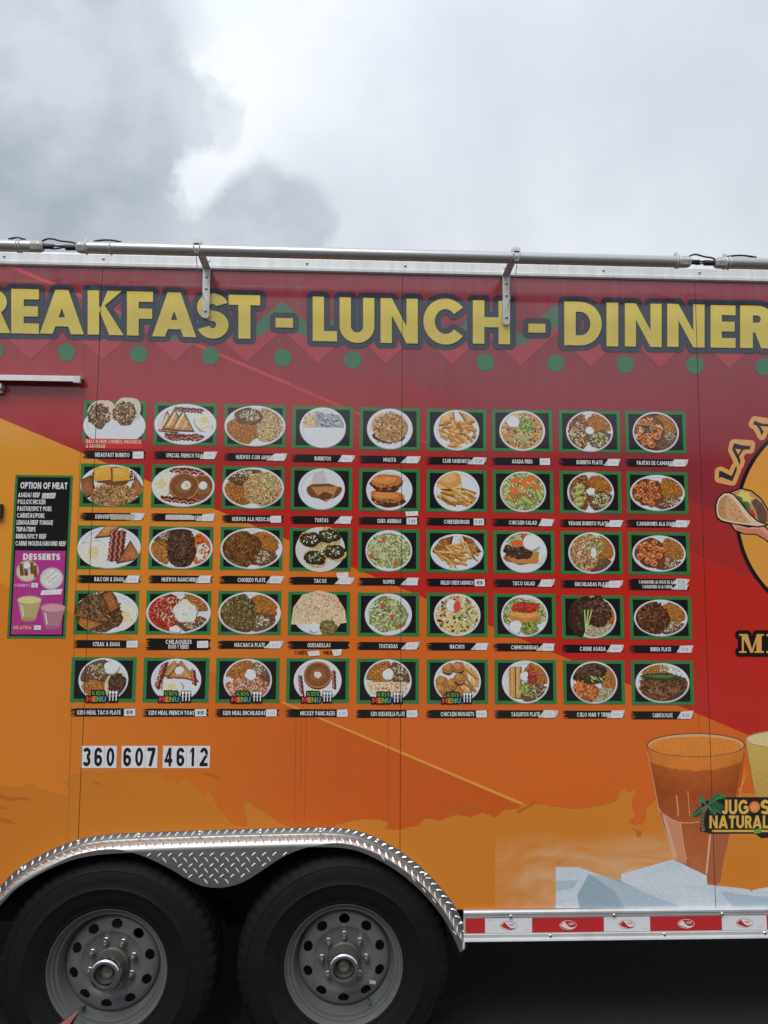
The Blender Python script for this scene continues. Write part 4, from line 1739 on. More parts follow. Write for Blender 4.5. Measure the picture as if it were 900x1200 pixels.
PRICE = {(0, 5): '12.99', (1, 4): '3.99', (1, 5): '8.99', (3, 8): '17.00', (4, 8): '16.50', (4, 0): '8', (4, 1): '8', (2, 5): '8'}
for r in range(5):
    for c in range(9):
        t = (sum(Y0[r]) / 9 - 478) / (772 - 478.0)
        x0, x1 = X0A[c] + (X0B[c] - X0A[c]) * t, X1A[c] + (X1B[c] - X1A[c]) * t
        y0, y1 = Y0[r][c], Y1[r][c]
        cw = W((x0 + x1) / 2, (y0 + y1) / 2)
        wl_, wr_ = W(x0, (y0 + y1) / 2)[0], W(x1, (y0 + y1) / 2)[0]
        zt_, zb_ = W((x0 + x1) / 2, y0)[1], W((x0 + x1) / 2, y1)[1]
        sx, sz = (wr_ - wl_) / 73.0, (zt_ - zb_) / 51.0
        tf = lambda a, b, cw=cw, sx=sx, sz=sz: (cw[0] + a * sx, cw[1] - b * sz)
        dish = NAME[r][c].split('|')[0].lower()
        p = Paint()
        p.tf = tf
        if not (r == 0 and c == 0):
            p.add([(-36.5, -25.5), (36.5, -25.5), (36.5, 25.5), (-36.5, 25.5)], GREEN)
        else:
            p.add([(-36.5, -25.5), (36.5, -25.5), (36.5, 20), (-36.5, 24)], GREEN)
        p.add([(-32.6, -21.8), (32.6, -21.8), (32.6, 21.8), (-32.6, 21.8)], BLK)
        fr = p.build('menu_frame', trailer, .0010, label='green bordered black menu picture, ' + ('pancake plate' if (r, c) == (4, 3) else dish))
        d = Paint()
        d.tf = lambda a, b, tf=tf: tf(a * FOOD, b * FOOD)
        DISH[r][c](d)
        d.tf = tf
        d.lim = None
        if r == 4 and c < 6:
            text(d, 'KIDS', -12, 2, 13, 18, C(88, 150, 66), .24, 4, outline=C(20, 18, 20), orad=1.5)
            cols = (C(206, 62, 50), C(222, 140, 50), C(96, 160, 76), C(74, 130, 176))
            text(d, 'MENU', -18, 4, 19, 25, lambda q: cols[min(3, int(q * 4))], .26, 4, outline=C(20, 18, 20), orad=1.5)
            for k in range(3):
                x = 8 + 3.6 * k
                d.add(dilate([(x, 14), (x + .3, 24), (x - .3, 24)], 2.2, 10), C(20, 18, 20))
            for k in range(3):
                x = 8 + 3.6 * k
                d.line(x, 16, x, 24, 1.3, C(226, 226, 224))
                d.ell(x, 14.5, 1.6, 2.0, C(232, 232, 230), 0, 10)
                d.line(x - 1.6, 19, x + 1.6, 18, .6, C(200, 200, 200))
        d.build('dish_photo', fr, .0011, M['print'])
        # name strip: a dry-brush bar with a pasted price patch
        two = '|' in NAME[r][c]
        s = Paint()
        h = 13.5 if two else 9.3
        gap = 6.4 if two else 7.0
        yc = y1 + gap + (4.7 if not two else 5.2)
        cs = W((x0 + x1) / 2 - 1, yc + (.4 if r == 4 else 0))
        s.tf = lambda a, b, cs=cs, sx=sx, sz=sz: (cs[0] + a * sx, cs[1] - b * sz)
        hh = h / 2
        teeth = []
        n = 9
        for k in range(n + 1):
            v = -hh + h * k / n
            teeth.append((-37 + (rnd.uniform(0, 1.5) if k % 2 else rnd.uniform(4, 10)), v))
        s.add(teeth + [(33, hh - .2), (37, hh - 1.5), (35, 0), (37, -hh + 1), (33, -hh + .3)], BLK)
        for k in range(3):
            v = rnd.uniform(-hh * .8, hh * .8)
            s.line(-36, v, -30, v, .35, C(70, 50, 44))
        tw = TW[r][c] * 73
        lines = NAME[r][c].split('|')
        tc_ = {(4, 0): -4, (4, 1): -3, (4, 2): -3, (0, 1): 2, (1, 7): -2, (0, 0): -2, (2, 8): -1, (4, 7): 2}.get((r, c), 1)
        for k, L in enumerate(lines):
            hh2 = 4.9
            y_c = 0 if not two else (-3 + 5.6 * k)
            ww = tw if k == 0 else tw * (.78 if c == 1 else .82)
            if (r, c) == (2, 8):
                hh2 = 4.0
            text(s, L, tc_ - ww / 2, tc_ + ww / 2, y_c - hh2 / 2 + .1, y_c + hh2 / 2 + .1, C(240, 240, 238), .235, 5, .13)
        lab = s.build('name_strip', trailer, .0010, label='black brush bar reading ' + ' '.join(lines).lower() if (r, c) != (4, 3) else 'black brush bar under the kids pancake picture')
        st = STK[r][c]
        if st == '-':
            continue
        for k in range(2 if (r, c) == (2, 8) else 1):
            q = Paint()
            q.tf = s.tf
            oy = 0 if (r, c) != (2, 8) else (-3.4 + 6.4 * k)
            a0 = 22.5 + rnd.uniform(-1.5, 1.5)
            hgt = 3.9 if (r, c) != (2, 8) else 2.9
            if st == 't':
                tl = rnd.uniform(2, 6)
                q.add([(a0 - 5 + rnd.uniform(-4, 1), oy + hgt), (a0 + 1, oy - hgt - rnd.uniform(0, 1.2)), (a0 + 12 + tl, oy - hgt - rnd.uniform(0, 1.5)), (a0 + 10 + tl, oy + hgt * .3), (a0 + 11 + rnd.uniform(-1, 3), oy + hgt)],
                      C(190, 188, 182), .4)
            q.add([(a0, oy - hgt), (a0 + 12.5, oy - hgt - .3), (a0 + 12.8, oy + hgt), (a0 + .2, oy + hgt + .2)], C(222, 223, 226), .15)
            scribble(q, a0 + 2, a0 + 10.5, oy - 2.3, oy + 2.3, PRICE.get((r, c)) if (r, c) != (2, 8) else '21.50')
            q.build('price_patch', lab, .0016, M['gloss'])
# loose patches over names and the word line under the quesadilla strip
q = Paint()
q.add([(195, 603.2), (224, 603.4), (228, 606), (227, 609.4), (194, 609)], C(186, 184, 178), .4)
q.build('cover_tape', trailer, .0022, M['gloss'])
q = Paint()
q.add([(128, 602.5), (152, 603), (158, 602), (157, 609), (130, 609)], C(170, 164, 150), .5)
q.build('cover_tape', trailer, .0022, M['gloss'])
q = Paint()
text(q, 'CHEESE', 345, 361.5, 762.6, 767, C(40, 30, 20), .2, 3)
text(q, 'MEAT', 379, 392, 762.6, 767, C(40, 30, 20), .2, 3)
q.build('price_words', trailer, .0011)
for pts in ([(360, 763.5), (374, 762.5), (375, 768), (362, 769)], [(389, 761.5), (401, 760.8), (399, 768), (391, 768.5)], [(394, 671.5), (408, 670.8), (408, 677), (396, 678)], [(475, 599.6), (489.5, 599), (490, 604), (476, 605)]):
    q = Paint()
    q.add(pts, C(216, 214, 208), .3)
    scribble(q, pts[0][0] + 2, pts[1][0] - 2, pts[1][1] + 1.2, pts[2][1] - 1.4)
    q.build('price_patch', trailer, .0022, M['gloss'])

# ------------------------------------------------------------------ options board
ob = Paint()
a_, b_, c_, d_ = (18.3, 555.3), (86.3, 556.7), (76.5, 747.8), (8.3, 746.8)
cw = W(47.3, 651.5)
wl_, wr_ = W(13.4, 651)[0], W(81.4, 652)[0]
sx = (wr_ - wl_) / 68.0
sz = (W(47, 556)[1] - W(47, 747.3)[1]) / 191.5
ob.tf = lambda a, b: (cw[0] + (a - 34) * sx, cw[1] - (b - 95.75) * sz)
ob.add([(0, 0), (68, 0), (68, 191.5), (0, 191.5)], GREEN)
ob.add([(2.8, 2.6), (65.2, 2.6), (65.2, 188.8), (2.8, 188.8)], BLK)
ob.add([(4.6, 89.6), (63.4, 89.6), (63.4, 187), (4.6, 187)], C(170, 52, 128))
brd = ob.build('options_board', trailer, .0010)
ob2 = Paint()
ob2.tf = ob.tf
WHT = C(236, 236, 234)
text(ob2, 'OPTION OF MEAT', 6.5, 62, 8.5, 16.5, WHT, .25, 5, .1)
for L, yy, x1 in (('ASADA/ BEEF', 24, 30), ('POLLO/CHICKEN', 32.2, 37), ('PASTOR/SPICY PORK', 40.3, 45), ('CARNITAS/PORK', 48.4, 37), ('LENGUA/BEEF TONGUE', 56.6, 47), ('TRIPA/TRIPE', 64.7, 27), ('BIRRIA/SPICY BEEF', 73, 40), ('CARNE MOLIDA/GROUND BEEF', 81.3, 63.6)):
    text(ob2, L, 4.4, x1, yy - 3.0, yy + 2.6, WHT, .24, 4, .12)
ob2.build('options_lettering', brd, .0011)
ob2 = Paint()
ob2.tf = ob.tf
text(ob2, 'DESSERTS', 14, 57.5, 93, 100.5, WHT, .28, 6, .1)
ob2.build('dessert_lettering', brd, .0011)
for k in range(1):
    q = Paint()
    q.tf = ob.tf
    q.add([(33, 21.5), (49, 21), (48, 27.6), (32.5, 28)], C(188, 186, 176), .5)
    scribble(q, 34, 47, 22.5, 26.8)
    q.build('price_patch', brd, .0020, M['gloss'])
ob3 = Paint()
ob3.tf = ob.tf
ob3.ell(20, 113.5, 13.3, 12.7, C(176, 160, 134), .2)
ob3.ell(20, 113.5, 11.6, 11, C(202, 190, 166), .2)
for x, y in ((12, 112), (17, 112), (24, 110), (28, 114)):
    ob3.line(x, y - 7, x + 2, y + 7, 4.4, C(118, 72, 38), .8)
cream(ob3, 19, 107, 4)
ob3.ell(48.5, 122, 13.6, 12.8, C(178, 178, 178), .2)
ob3.ell(48.5, 122, 11.8, 11, C(196, 196, 196), .2)
ob3.add([(36, 124), (50, 111), (60, 118), (46, 131)], C(222, 220, 212), .5)
ob3.line(40, 124, 53, 113, .8, C(150, 146, 136))
ob3.line(45, 127, 57, 117, .8, C(160, 156, 146))
for cx, cy, jc in ((24, 152, (216, 196, 130)), (52, 161, (208, 142, 158))):
    ob3.add([(cx - 14, cy - 5), (cx + 14, cy - 5), (cx + 8, cy + 18), (cx - 8, cy + 18)], C(*(v * .8 for v in jc)), .2)
    ob3.ell(cx, cy - 5, 14.6, 5, C(150, 140, 132), .1)
    ob3.ell(cx, cy - 4.6, 13.2, 4.2, C(*jc), .2)
    ob3.ell(cx, cy + 17.6, 8, 2.4, C(*(v * .72 for v in jc)), .1)
    ob3.line(cx - 9, cy + 1, cx - 6, cy + 14, 1.4, C(230, 222, 206))
text(ob3, 'CHURROS', 5, 24, 128.3, 132, C(224, 170, 200), .2, 3)
text(ob3, 'GELATINA', 6, 28, 177, 181, C(228, 176, 120), .2, 3)
ob3.build('dessert_photo', brd, .0011)
for pts in ([(25.5, 127.5), (33, 127.5), (33, 132.6), (25.5, 132.6)], [(38, 136), (62, 134), (60.5, 140.5), (36.5, 141.5)], [(31, 176.5), (39, 176.5), (39, 181.6), (31, 181.6)]):
    q = Paint()
    q.tf = ob.tf
    q.add(pts, C(220, 216, 212), .3)
    scribble(q, pts[0][0] + 1.5, pts[1][0] - 2, pts[0][1] + 1, pts[2][1] - 1)
    q.build('price_patch', brd, .0020, M['gloss'])

# ------------------------------------------------------------------ phone number stickers
xs = [(95, 108.4, '3'), (108.4, 122.2, '6'), (122.2, 136.8, '0'), (142.3, 156.2, '6'), (156.2, 170, '0'), (170, 184.6, '7'), (190.6, 204.6, '4'), (204.6, 218.6, '6'), (218.6, 231.8, '1'), (231.8, 246, '2')]
for a, b, ch in xs:
    q = Paint()
    q.tf = lambda u, v: W(u - (v - 887) * .030, v)
    dx = .25 if rnd.random() < .6 else 0
    q.add([(a + dx, 874), (b, 874), (b, 900), (a + dx, 900)], C(216, 217, 220), .12)
    w, o = glyph(ch, .22, 10)
    ww = 9.4 if ch != '1' else 5.0
    x0 = (a + b) / 2 - ww / 2
    for g in o:
        q.add([(x0 + u / w * ww, 898 - v * 22) for u, v in g], C(18, 18, 19))
    q.build('number_sticker', trailer, .0010, M['gloss'], label='white sticker with black digit ' + ch)

# ------------------------------------------------------------------ brand emblem on the right
em = Paint()
em.ell(987, 605, 125.5, 125.5, C(28, 24, 26), 0, 96)
em.ell(987, 605, 121, 121, C(214, 146, 56), 0, 96)
K5 = lambda *pts: [(820 + a / 5.0, 460 + b / 5.0) for a, b in pts]
KL = lambda *pts: [(830 + a / 11.43, 475 + b / 11.43) for a, b in pts]
lt = [KL((142, 885), (168, 878), (305, 945), (320, 1020), (235, 985), (165, 962), (140, 982)), KL((300, 960), (325, 920), (360, 832), (376, 808), (382, 868), (320, 1020)),
      KL((335, 520), (350, 510), (450, 535), (553, 546), (570, 524), (558, 592), (470, 596), (345, 580)), KL((318, 592), (338, 515), (362, 590), (412, 690), (432, 750), (416, 802), (386, 722)), KL((474, 588), (444, 588), (392, 668), (406, 692)),
      KL((594, 256), (622, 202), (660, 225), (720, 245), (1000, 262), (1000, 300), (700, 280), (640, 268)), KL((640, 268), (692, 278), (742, 350), (714, 412), (680, 322)), KL((980, 280), (1040, 200), (1080, 190), (1010, 300))]
for g in lt + [KL((350, 580), (470, 590), (395, 680))]:
    em.add(dilate(g, 5.0), C(226, 164, 96))
for g in lt:
    em.add(g, C(44, 44, 54))
# taco in a hand
shell = K5((98, 700), (97, 660), (110, 620), (140, 592), (168, 590), (195, 600), (222, 630), (255, 672), (292, 718), (335, 755), (385, 776), (340, 783), (280, 776), (200, 766), (130, 750), (105, 730))
back = K5((185, 586), (240, 566), (300, 580), (355, 625), (395, 690), (405, 760), (385, 776), (300, 735), (222, 640))
hand = K5((180, 764), (215, 775), (285, 792), (370, 782), (425, 830), (500, 880), (500, 950), (440, 910), (385, 858), (330, 828), (262, 826), (210, 806))
ol = C(24, 20, 22)


def outline(p, pts, w, col):
    for a, b in zip(pts, pts[1:] + pts[:1]):
        p.add(dilate([a, b, ((a[0] + b[0]) / 2 + 1e-3, (a[1] + b[1]) / 2)], w, 10), col)


outline(em, hand, 1.5, ol)
em.add(hand, C(214, 148, 118), .1)
em.add(K5((215, 785), (280, 800), (350, 800), (430, 862), (500, 915), (500, 950), (440, 910), (385, 858), (330, 828), (262, 826), (210, 806)), C(196, 120, 96), .1)
outline(em, back, 1.7, ol)
em.add(back, C(186, 140, 96), .2)
em.add(K5((300, 640), (330, 620), (365, 650), (392, 700), (398, 755), (380, 768), (340, 745), (330, 700)), C(104, 74, 60), .9)
em.add(K5((215, 605), (250, 610), (290, 650), (300, 690), (285, 705), (250, 660)), C(78, 108, 62), .3)
em.add(K5((232, 640), (262, 650), (285, 700), (262, 680)), C(52, 82, 48), .3)
em.add(K5((290, 690), (310, 688), (328, 720), (318, 745), (296, 715)), C(186, 52, 44), .2)
em.add(K5((220, 600), (235, 585), (248, 568), (262, 585), (285, 582), (290, 606), (316, 618), (295, 632), (300, 652), (272, 636), (255, 640), (248, 618)), C(232, 208, 110), .2)
outline(em, shell, 1.7, ol)
em.add(shell, C(232, 204, 168), .1)
em.add(K5((108, 700), (106, 665), (118, 628), (142, 604), (166, 604), (186, 618), (214, 650), (240, 688), (270, 730), (300, 762), (270, 766), (205, 758), (138, 742), (114, 724)), C(198, 150, 104), .25)
em.add(K5((108, 700), (106, 665), (118, 628), (142, 604), (166, 604), (150, 640), (146, 690), (160, 735), (138, 742), (114, 724)), C(180, 130, 86), .25)
for a, b in ((168, 634), (186, 662), (176, 690), (205, 688), (196, 720), (228, 700), (240, 730), (212, 742), (262, 750), (180, 712), (124, 682), (226, 728)):
    em.line(820 + a / 5, 460 + b / 5, 820 + (a + 7) / 5, 460 + (b - 5) / 5, .8, C(60, 36, 26))
em.build('emblem_print', trailer, .0011)
# serif lettering ME...
me_ = Paint()
def serif_M(x, w, yt, yb):
    o = []
    s = .2 * w
    o.append([(x, yb), (x + .30 * w, yb), (x + .30 * w, yb - 2), (x, yb - 2)])
    o.append([(x + .62 * w, yb), (x + w, yb), (x + w, yb - 2), (x + .62 * w, yb - 2)])
    o.append([(x, yt), (x + .30 * w, yt), (x + .30 * w, yt + 2), (x, yt + 2)])
    o.append([(x + .72 * w, yt), (x + w, yt), (x + w, yt + 2), (x + .72 * w, yt + 2)])
    o.append([(x + .11 * w, yt), (x + .19 * w, yt), (x + .19 * w, yb), (x + .11 * w, yb)])
    o.append([(x + .70 * w, yt), (x + .91 * w, yt), (x + .91 * w, yb), (x + .70 * w, yb)])
    o.append([(x + .10 * w, yt), (x + .34 * w, yt), (x + .56 * w, yb), (x + .46 * w, yb)])
    o.append([(x + .72 * w, yt), (x + .80 * w, yt), (x + .55 * w, yb), (x + .47 * w, yb)])
    return o
def serif_E(x, w, yt, yb):
    o = [[(x, yt), (x + w, yt), (x + w, yt + 2.4), (x, yt + 2.4)], [(x, yb - 2.4), (x + w, yb - 2.4), (x + w, yb), (x, yb)],
         [(x + .14 * w, yt), (x + .44 * w, yt), (x + .44 * w, yb), (x + .14 * w, yb)], [(x + .4 * w, (yt + yb) / 2 - 1.2), (x + .8 * w, (yt + yb) / 2 - 1.2), (x + .8 * w, (yt + yb) / 2 + 1.2), (x + .4 * w, (yt + yb) / 2 + 1.2)],
         [(x + .84 * w, yt), (x + w, yt), (x + w, yt + 6), (x + .92 * w, yt + 4)], [(x + .84 * w, yb), (x + w, yb), (x + w, yb - 7), (x + .92 * w, yb - 4)]]
    return o
ms_ = serif_M(866, 29, 743, 765) + serif_E(898, 20, 743.2, 765.2)
for g in ms_:
    me_.add(dilate(g, 4.6), C(22, 20, 20))
for g in ms_:
    me_.add(g, C(218, 158, 76))
me_.build('serif_lettering', trailer, .0011)

# ------------------------------------------------------------------ juice glasses, smoke, ice
K25 = lambda *pts: [(540 + a / 2.5, 820 + b / 2.5) for a, b in pts]
sm = Paint()
def smoke(px, py):
    from mathutils import noise as nz
    v = nz.fractal(Vector((px * .009 + 3 + py * .008, py * .030 - px * .006, 1.7)), .9, 2.2, 6)
    w1 = nz.noise(Vector((px * .02, py * .02, 9.3)))
    v2 = nz.fractal(Vector((px * .014 + w1, py * .060 + px * .010 + 1.5 * w1, 5.1)), .8, 2.2, 6)
    lo = max(0.0, min(1.0, (py - 972) / 30.0)) * max(.35, min(1.0, (px - 560) / 80.0))
    t = max(0.0, min(1.0, .40 + .42 * v + .42 * v2)) * lo
    base = orange_floor(px, py)
    return lerp3(base, C(232, 198, 156), t * .78)
sm.grad([(580, 972), (1010, 972), (1010, 1064), (580, 1064)], smoke, 170, 60)
sm.add(torn([(737.7, 969.5), (745, 972), (752, 974), (750.7, 980.5), (746.4, 980.5), (745, 975), (737.7, 969.5)], .5, 3)[:-1], C(186, 98, 40))
GL = K25((545, 132), (832, 132), (826, 165), (800, 320), (782, 420), (752, 545), (722, 540), (690, 520), (625, 470), (580, 330))
def juice(px, py):
    from mathutils import noise as nz
    ex = max(-1.0, min(1.0, (px - 815) / 57.0))
    t = (py - 873 - 11 * (1 - ex * ex) + 5) / 165.0
    v = nz.noise(Vector((px * .11, py * .10, 2.2))) * .10
    c = lerp3(C(218, 130, 48), C(210, 116, 40), t / .15)
    if t > .145:
        c = lerp3(C(176, 88, 32), C(156, 72, 26), (t - .145) / .18)
    if t > .325:
        c = lerp3(C(156, 72, 26), C(178, 98, 56), (t - .325) / .5)
    return tuple(max(0, q * (1 + v - .22 * ex * ex)) for q in c)
sm.grad(GL, juice, 50, 110, .25)
gr = C(120, 84, 62)
sm.ell(815.4, 873, 57.6, 14.2, C(110, 78, 58), 0, 48)
sm.ell(815.4, 873.2, 56.0, 13.0, C(222, 168, 116), 0, 48)
sm.ell(815.4, 874.6, 54.4, 11.6, C(218, 130, 48), .45, 48)
sm.add([(775.4, 953), (786, 960), (797.5, 964), (800.5, 985), (804, 1012), (790, 1008), (783, 982)], C(196, 132, 98), .2)
sm.add([(776, 955), (780, 958), (794, 1005), (790, 1008), (783, 982)], C(208, 156, 124), .2)
sm.add([(833, 976), (853, 980), (843.5, 1035), (829, 1034)], C(164, 92, 58), .2)
for pts, w_, col in (([(758.5, 882), (767, 922), (772, 950), (790, 1008)], .7, (222, 172, 128)), ([(872, 882), (866, 925), (855, 978)], .7, (120, 72, 46)), ([(771.6, 947), (775.4, 953), (788, 960.7), (797.5, 964), (808, 964.5), (820, 962.6)], .9, (224, 168, 124)),
                     ([(792.7, 932), (794, 945), (794.6, 956)], 1.8, (206, 138, 84)), ([(806, 927), (807, 942), (808, 956)], .9, (214, 146, 92)), ([(797.5, 965), (800, 985), (804, 1008)], .9, (216, 164, 130)), ([(832, 978), (830, 1000), (827.5, 1024)], 2.2, (212, 164, 130))):
    sm.path(pts, w_, C(*col))
G2 = K25((834, 118), (1180, 118), (1130, 420), (1095, 545), (950, 545), (895, 420), (870, 320), (850, 210))
sm.grad(G2, lambda x, y: lerp3(C(196, 164, 84), C(178, 138, 62), (y - 870) / 90), 10, 14, .4)
sm.ell(943, 866, 70, 12.5, C(150, 126, 86), 0, 40)
sm.ell(943, 866.4, 68.4, 11.2, C(206, 190, 134), .3, 40)
for k in range(3):
    sm.line(862 + 2 * k, 955 - 14 * k, 873 + 1.5 * k, 898 + 4 * k, 2.2, C(222, 140, 56), 0, .6)
I_L, I_M, I_D, I_DD = C(208, 215, 223), C(188, 199, 208), C(166, 181, 192), C(144, 163, 176)
ice = [(K25((278, 490), (345, 490), (440, 525), (620, 585), (650, 610), (278, 610)), I_M), (K25((278, 530), (345, 528), (330, 550), (278, 562)), I_D), (K25((278, 570), (338, 560), (345, 610), (278, 610)), I_L), (K25((278, 580), (315, 590), (278, 604)), I_M),
       (K25((375, 510), (340, 572), (348, 610), (480, 610), (450, 560)), I_DD), (K25((375, 510), (450, 525), (590, 575), (648, 606), (480, 610), (450, 560)), I_D), (K25((440, 525), (470, 530), (600, 572), (648, 604), (560, 570)), I_DD),
       (K25((470, 510), (620, 468), (720, 515), (722, 542), (860, 556), (900, 548), (1300, 548), (1300, 610), (650, 610), (610, 572), (470, 532)), I_L), (K25((620, 468), (660, 485), (600, 505), (520, 520), (560, 495)), I_M),
       (K25((640, 540), (745, 545), (860, 560), (1300, 560), (1300, 610), (748, 610), (742, 575)), I_M), (K25((760, 560), (860, 575), (1000, 580), (1000, 610), (800, 610)), I_D), (K25((470, 532), (610, 572), (646, 606), (560, 575)), I_M)]
for pts, col in ice:
    sm.add(pts, col, .28)
sm.add(K25((785, 400), (1300, 400), (1300, 545), (905, 548), (858, 556), (850, 562), (845, 556), (758, 540)), [orange_floor(880, 0)] * 8)
sm.build('juice_print', trailer, .0011)
# drink name plate
jn = Paint()
jn.add(K25((705, 300), (760, 285), (1060, 285), (1080, 395), (880, 405), (860, 392), (735, 392), (700, 385)), C(30, 32, 26))
for pts, g in (([(829, 944), (832, 934), (840, 929), (848, 931), (852, 937), (846, 936), (838, 937)], (46, 108, 66)), ([(829, 944), (838, 938), (848, 944), (850, 956), (844, 952), (836, 948)], (36, 88, 54)),
               ([(828, 943), (836, 946), (842, 958), (838, 968), (834, 956)], (40, 96, 58)), ([(828, 943), (822, 932), (818, 936), (819, 943), (823, 940)], (50, 116, 70)), ([(827, 944), (818, 946), (812, 953), (809, 958), (818, 957), (824, 951)], (34, 84, 52))):
    jn.add(pts, C(*g), .3)
    jn.line(*pts[0], *pts[len(pts) // 2], .7, C(92, 150, 104))
jn.path([(828.5, 943), (824, 952), (822, 962), (824, 974)], 4.2, C(112, 96, 66), .6)
for k in range(5):
    jn.line(820, 955 + 4 * k, 826, 953 + 4 * k, .8, C(66, 54, 36))
ylw = C(224, 178, 74)
for txt, x0, x1, yt, yb in (('JUG', 846, 877, 937, 954.5), ('S', 891, 902, 937, 954.5), ('NATURALES', 831, 916, 955.5, 970.5)):
    text(jn, txt, x0, x1, yt, yb, ylw, .24, 7, .10, outline=C(30, 30, 24), orad=1.8)
jn.ell(884, 945.5, 7.4, 7.8, C(30, 30, 24))
jn.ell(884, 945.5, 6.4, 6.8, C(216, 112, 44), .3)
jn.ell(884, 945.5, 5.0, 5.3, C(228, 140, 64), .3)
for k in range(6):
    jn.line(884, 945.5, 884 + 5 * cos(k * 1.05), 945.5 + 5.3 * sin(k * 1.05), .5, C(236, 190, 130))
jn.add(K25((735, 381), (1050, 381), (1050, 387), (735, 387)), ylw)
jn.blob(888, 973.6, 5.2, 2.8, C(94, 156, 62), .2, .06, rot=-.4)
jn.build('drink_lettering', trailer, .0016)

# ================================================================== TRIM, RAILS, LAMP TUBES
SCREW, RIVET = screw_mesh(.0055, .004), screw_mesh(.0075, .006)
SCREW.materials.append(M['screw'])
RIVET.materials.append(M['chrome'])


def put(me, name, parent, x, y, z):
    o = bpy.data.objects.new(name, me)
    COL.objects.link(o)
    o.parent = parent
    o.location = (x, y, z)
    return o


bm = bmesh.new()
TH = .049
prof = [(.004, ZT - .004), (-.006, ZT - .004), (-.012, ZT), (-.013, ZT + .010), (-.009, ZT + .013), (-.009, ZT + TH - .006), (-.006, ZT + TH), (.03, ZT + TH + .004), (.03, ZT + .02)]
extrude_profile(bm, prof, XL, XR)
top_trim = bm_obj('roof_trim', bm, M['trim'], trailer)
for px in (6, 122, 245, 360, 475, 591, 706, 818, 930):
    x = W(px, 305)[0]
    put(SCREW, 'screw', top_trim, x, -.009, ZT + .028)
bm = bmesh.new()
prof = [(.01, ZB - .001), (-.010, ZB - .001), (-.014, ZB - .006), (-.014, ZB - .012), (-.009, ZB - .017), (-.009, ZB - .024), (-.006, ZB - .026), (-.006, ZB - .080), (-.009, ZB - .082), (-.010, ZB - .092),
        (-.016, ZB - .096), (-.018, ZB - .101), (-.014, ZB - .104), (.01, ZB - .104)]
bx0 = W(541, 1085)[0]
extrude_profile(bm, prof, bx0 + .006, XR)
bt = bm_obj('bottom_rail', bm, M['alu'], trailer)
bm = bmesh.new()
extrude_profile(bm, prof, XL, FTS[0][0] - .01)
bm_obj('bottom_rail', bm, M['alu'], trailer)
for px, py in ((598, 1071.5), (718.5, 1070.5), (844.5, 1069), (975, 1067)):
    put(RIVET, 'rivet', bt, W(px, py)[0], -.009, ZB - .021)
for px, py in ((644, 1092), (777, 1091), (894, 1088.6)):
    put(RIVET, 'rivet', bt, W(px, py)[0], -.009, ZB - .087)
# reflective tape
RB = [(540, 568, 'r'), (568, 623, 'w'), (623, 707, 'r'), (707, 761, 'w'), (761, 845, 'r'), (845, 897.5, 'w'), (897.5, 982, 'r'), (982, 1035, 'w')]
zt_, zb_ = ZB - .0285, ZB - .0775
for a, b, k in RB:
    x0, x1 = W(a, 1082)[0], W(b, 1082)[0]
    if k == 'r' and a == 540:
        x0 = bx0 + .012
    q = Paint()
    rd, wh = C(178, 34, 38), C(214, 216, 220)
    q.tf = lambda u, v: (u, v)
    q.add([(x0 + .0004, zt_), (x1 - .0004, zt_), (x1 - .0004, zb_), (x0 + .0004, zb_)], rd if k == 'r' else wh, .08)
    if a != 540:
        cx, cz = (x0 + x1) / 2, (zt_ + zb_) / 2 - .001
        fg, bgc = (wh, rd) if k == 'r' else (rd, wh)
        q.ell(cx, cz, .030, .0155, fg)
        q.ell(cx, cz, .0285, .0140, bgc)
        q.add([(cx - .028, cz + .001), (cx - .020, cz + .006), (cx - .016, cz + .011), (cx - .010, cz + .009), (cx - .006, cz + .004), (cx - .002, cz - .001), (cx + .004, cz - .006), (cx + .012, cz - .009),
               (cx + .027, cz - .006), (cx + .018, cz - .0125), (cx + .004, cz - .0135), (cx - .010, cz - .010), (cx - .020, cz - .006)], fg)
        q.line(cx + .001, cz + .005, cx + .020, cz + .006, .002, fg)
        q.line(cx + .003, cz + .001, cx + .021, cz + .002, .0016, fg)
        if k == 'w':
            q.line(x0 + .010, zt_ - .006, x0 + .028, zt_ - .0055, .0016, C(190, 150, 150))
            q.line(x1 - .032, zb_ + .010, x1 - .010, zb_ + .010, .0018, C(190, 150, 150))
    q.build('reflective_tape', bt, .0064, M['gloss'], seams=False, label=('red' if k == 'r' else 'white') + ' reflective tape segment')

# ---- drip rail over the door, hinge and latch at the left
bm = bmesh.new()
x1 = W(98, 444)[0]
z0 = W(60, 448)[1]
prof = [(.002, z0 + .020), (-.030, z0 + .017), (-.040, z0 + .012), (-.042, z0 - .006), (-.038, z0 - .006), (-.036, z0 + .009), (.002, z0 + .013)]
extrude_profile(bm, prof, -2.6, x1)
box(bm, x1 - .022, x1 + .002, -.043, -.030, z0 - .010, z0 + .0125)
bm_obj('drip_rail', bm, M['white'], trailer)
bm = bmesh.new()
zl = W(0, 455)[1]
box(bm, W(-60, 455)[0], W(6.5, 455)[0], -.035, -.004, zl - .008, zl + .009)
box(bm, W(-6, 455)[0], W(5, 455)[0], -.020, -.003, zl - .022, zl - .008)
bm_obj('door_holder', bm, M['alu'], trailer)
bm = bmesh.new()
xh, zh = W(-3, 599)
box(bm, xh - .03, xh + .022, -.018, -.003, zh - .024, zh + .024)
hg = bm_obj('hinge', bm, M['black'], trailer)
for dz in (-.016, .016):
    put(SCREW, 'screw', hg, xh + .012, -.018, zh + dz)

# ---- lamp tubes on brackets
TY = -.185
def tp(px, py):
    return P3(px, py, TY)
t0, t1 = tp(130, 293.2), tp(780, 304.2)
TZ = (t0.z + t1.z) / 2
TR = .0205


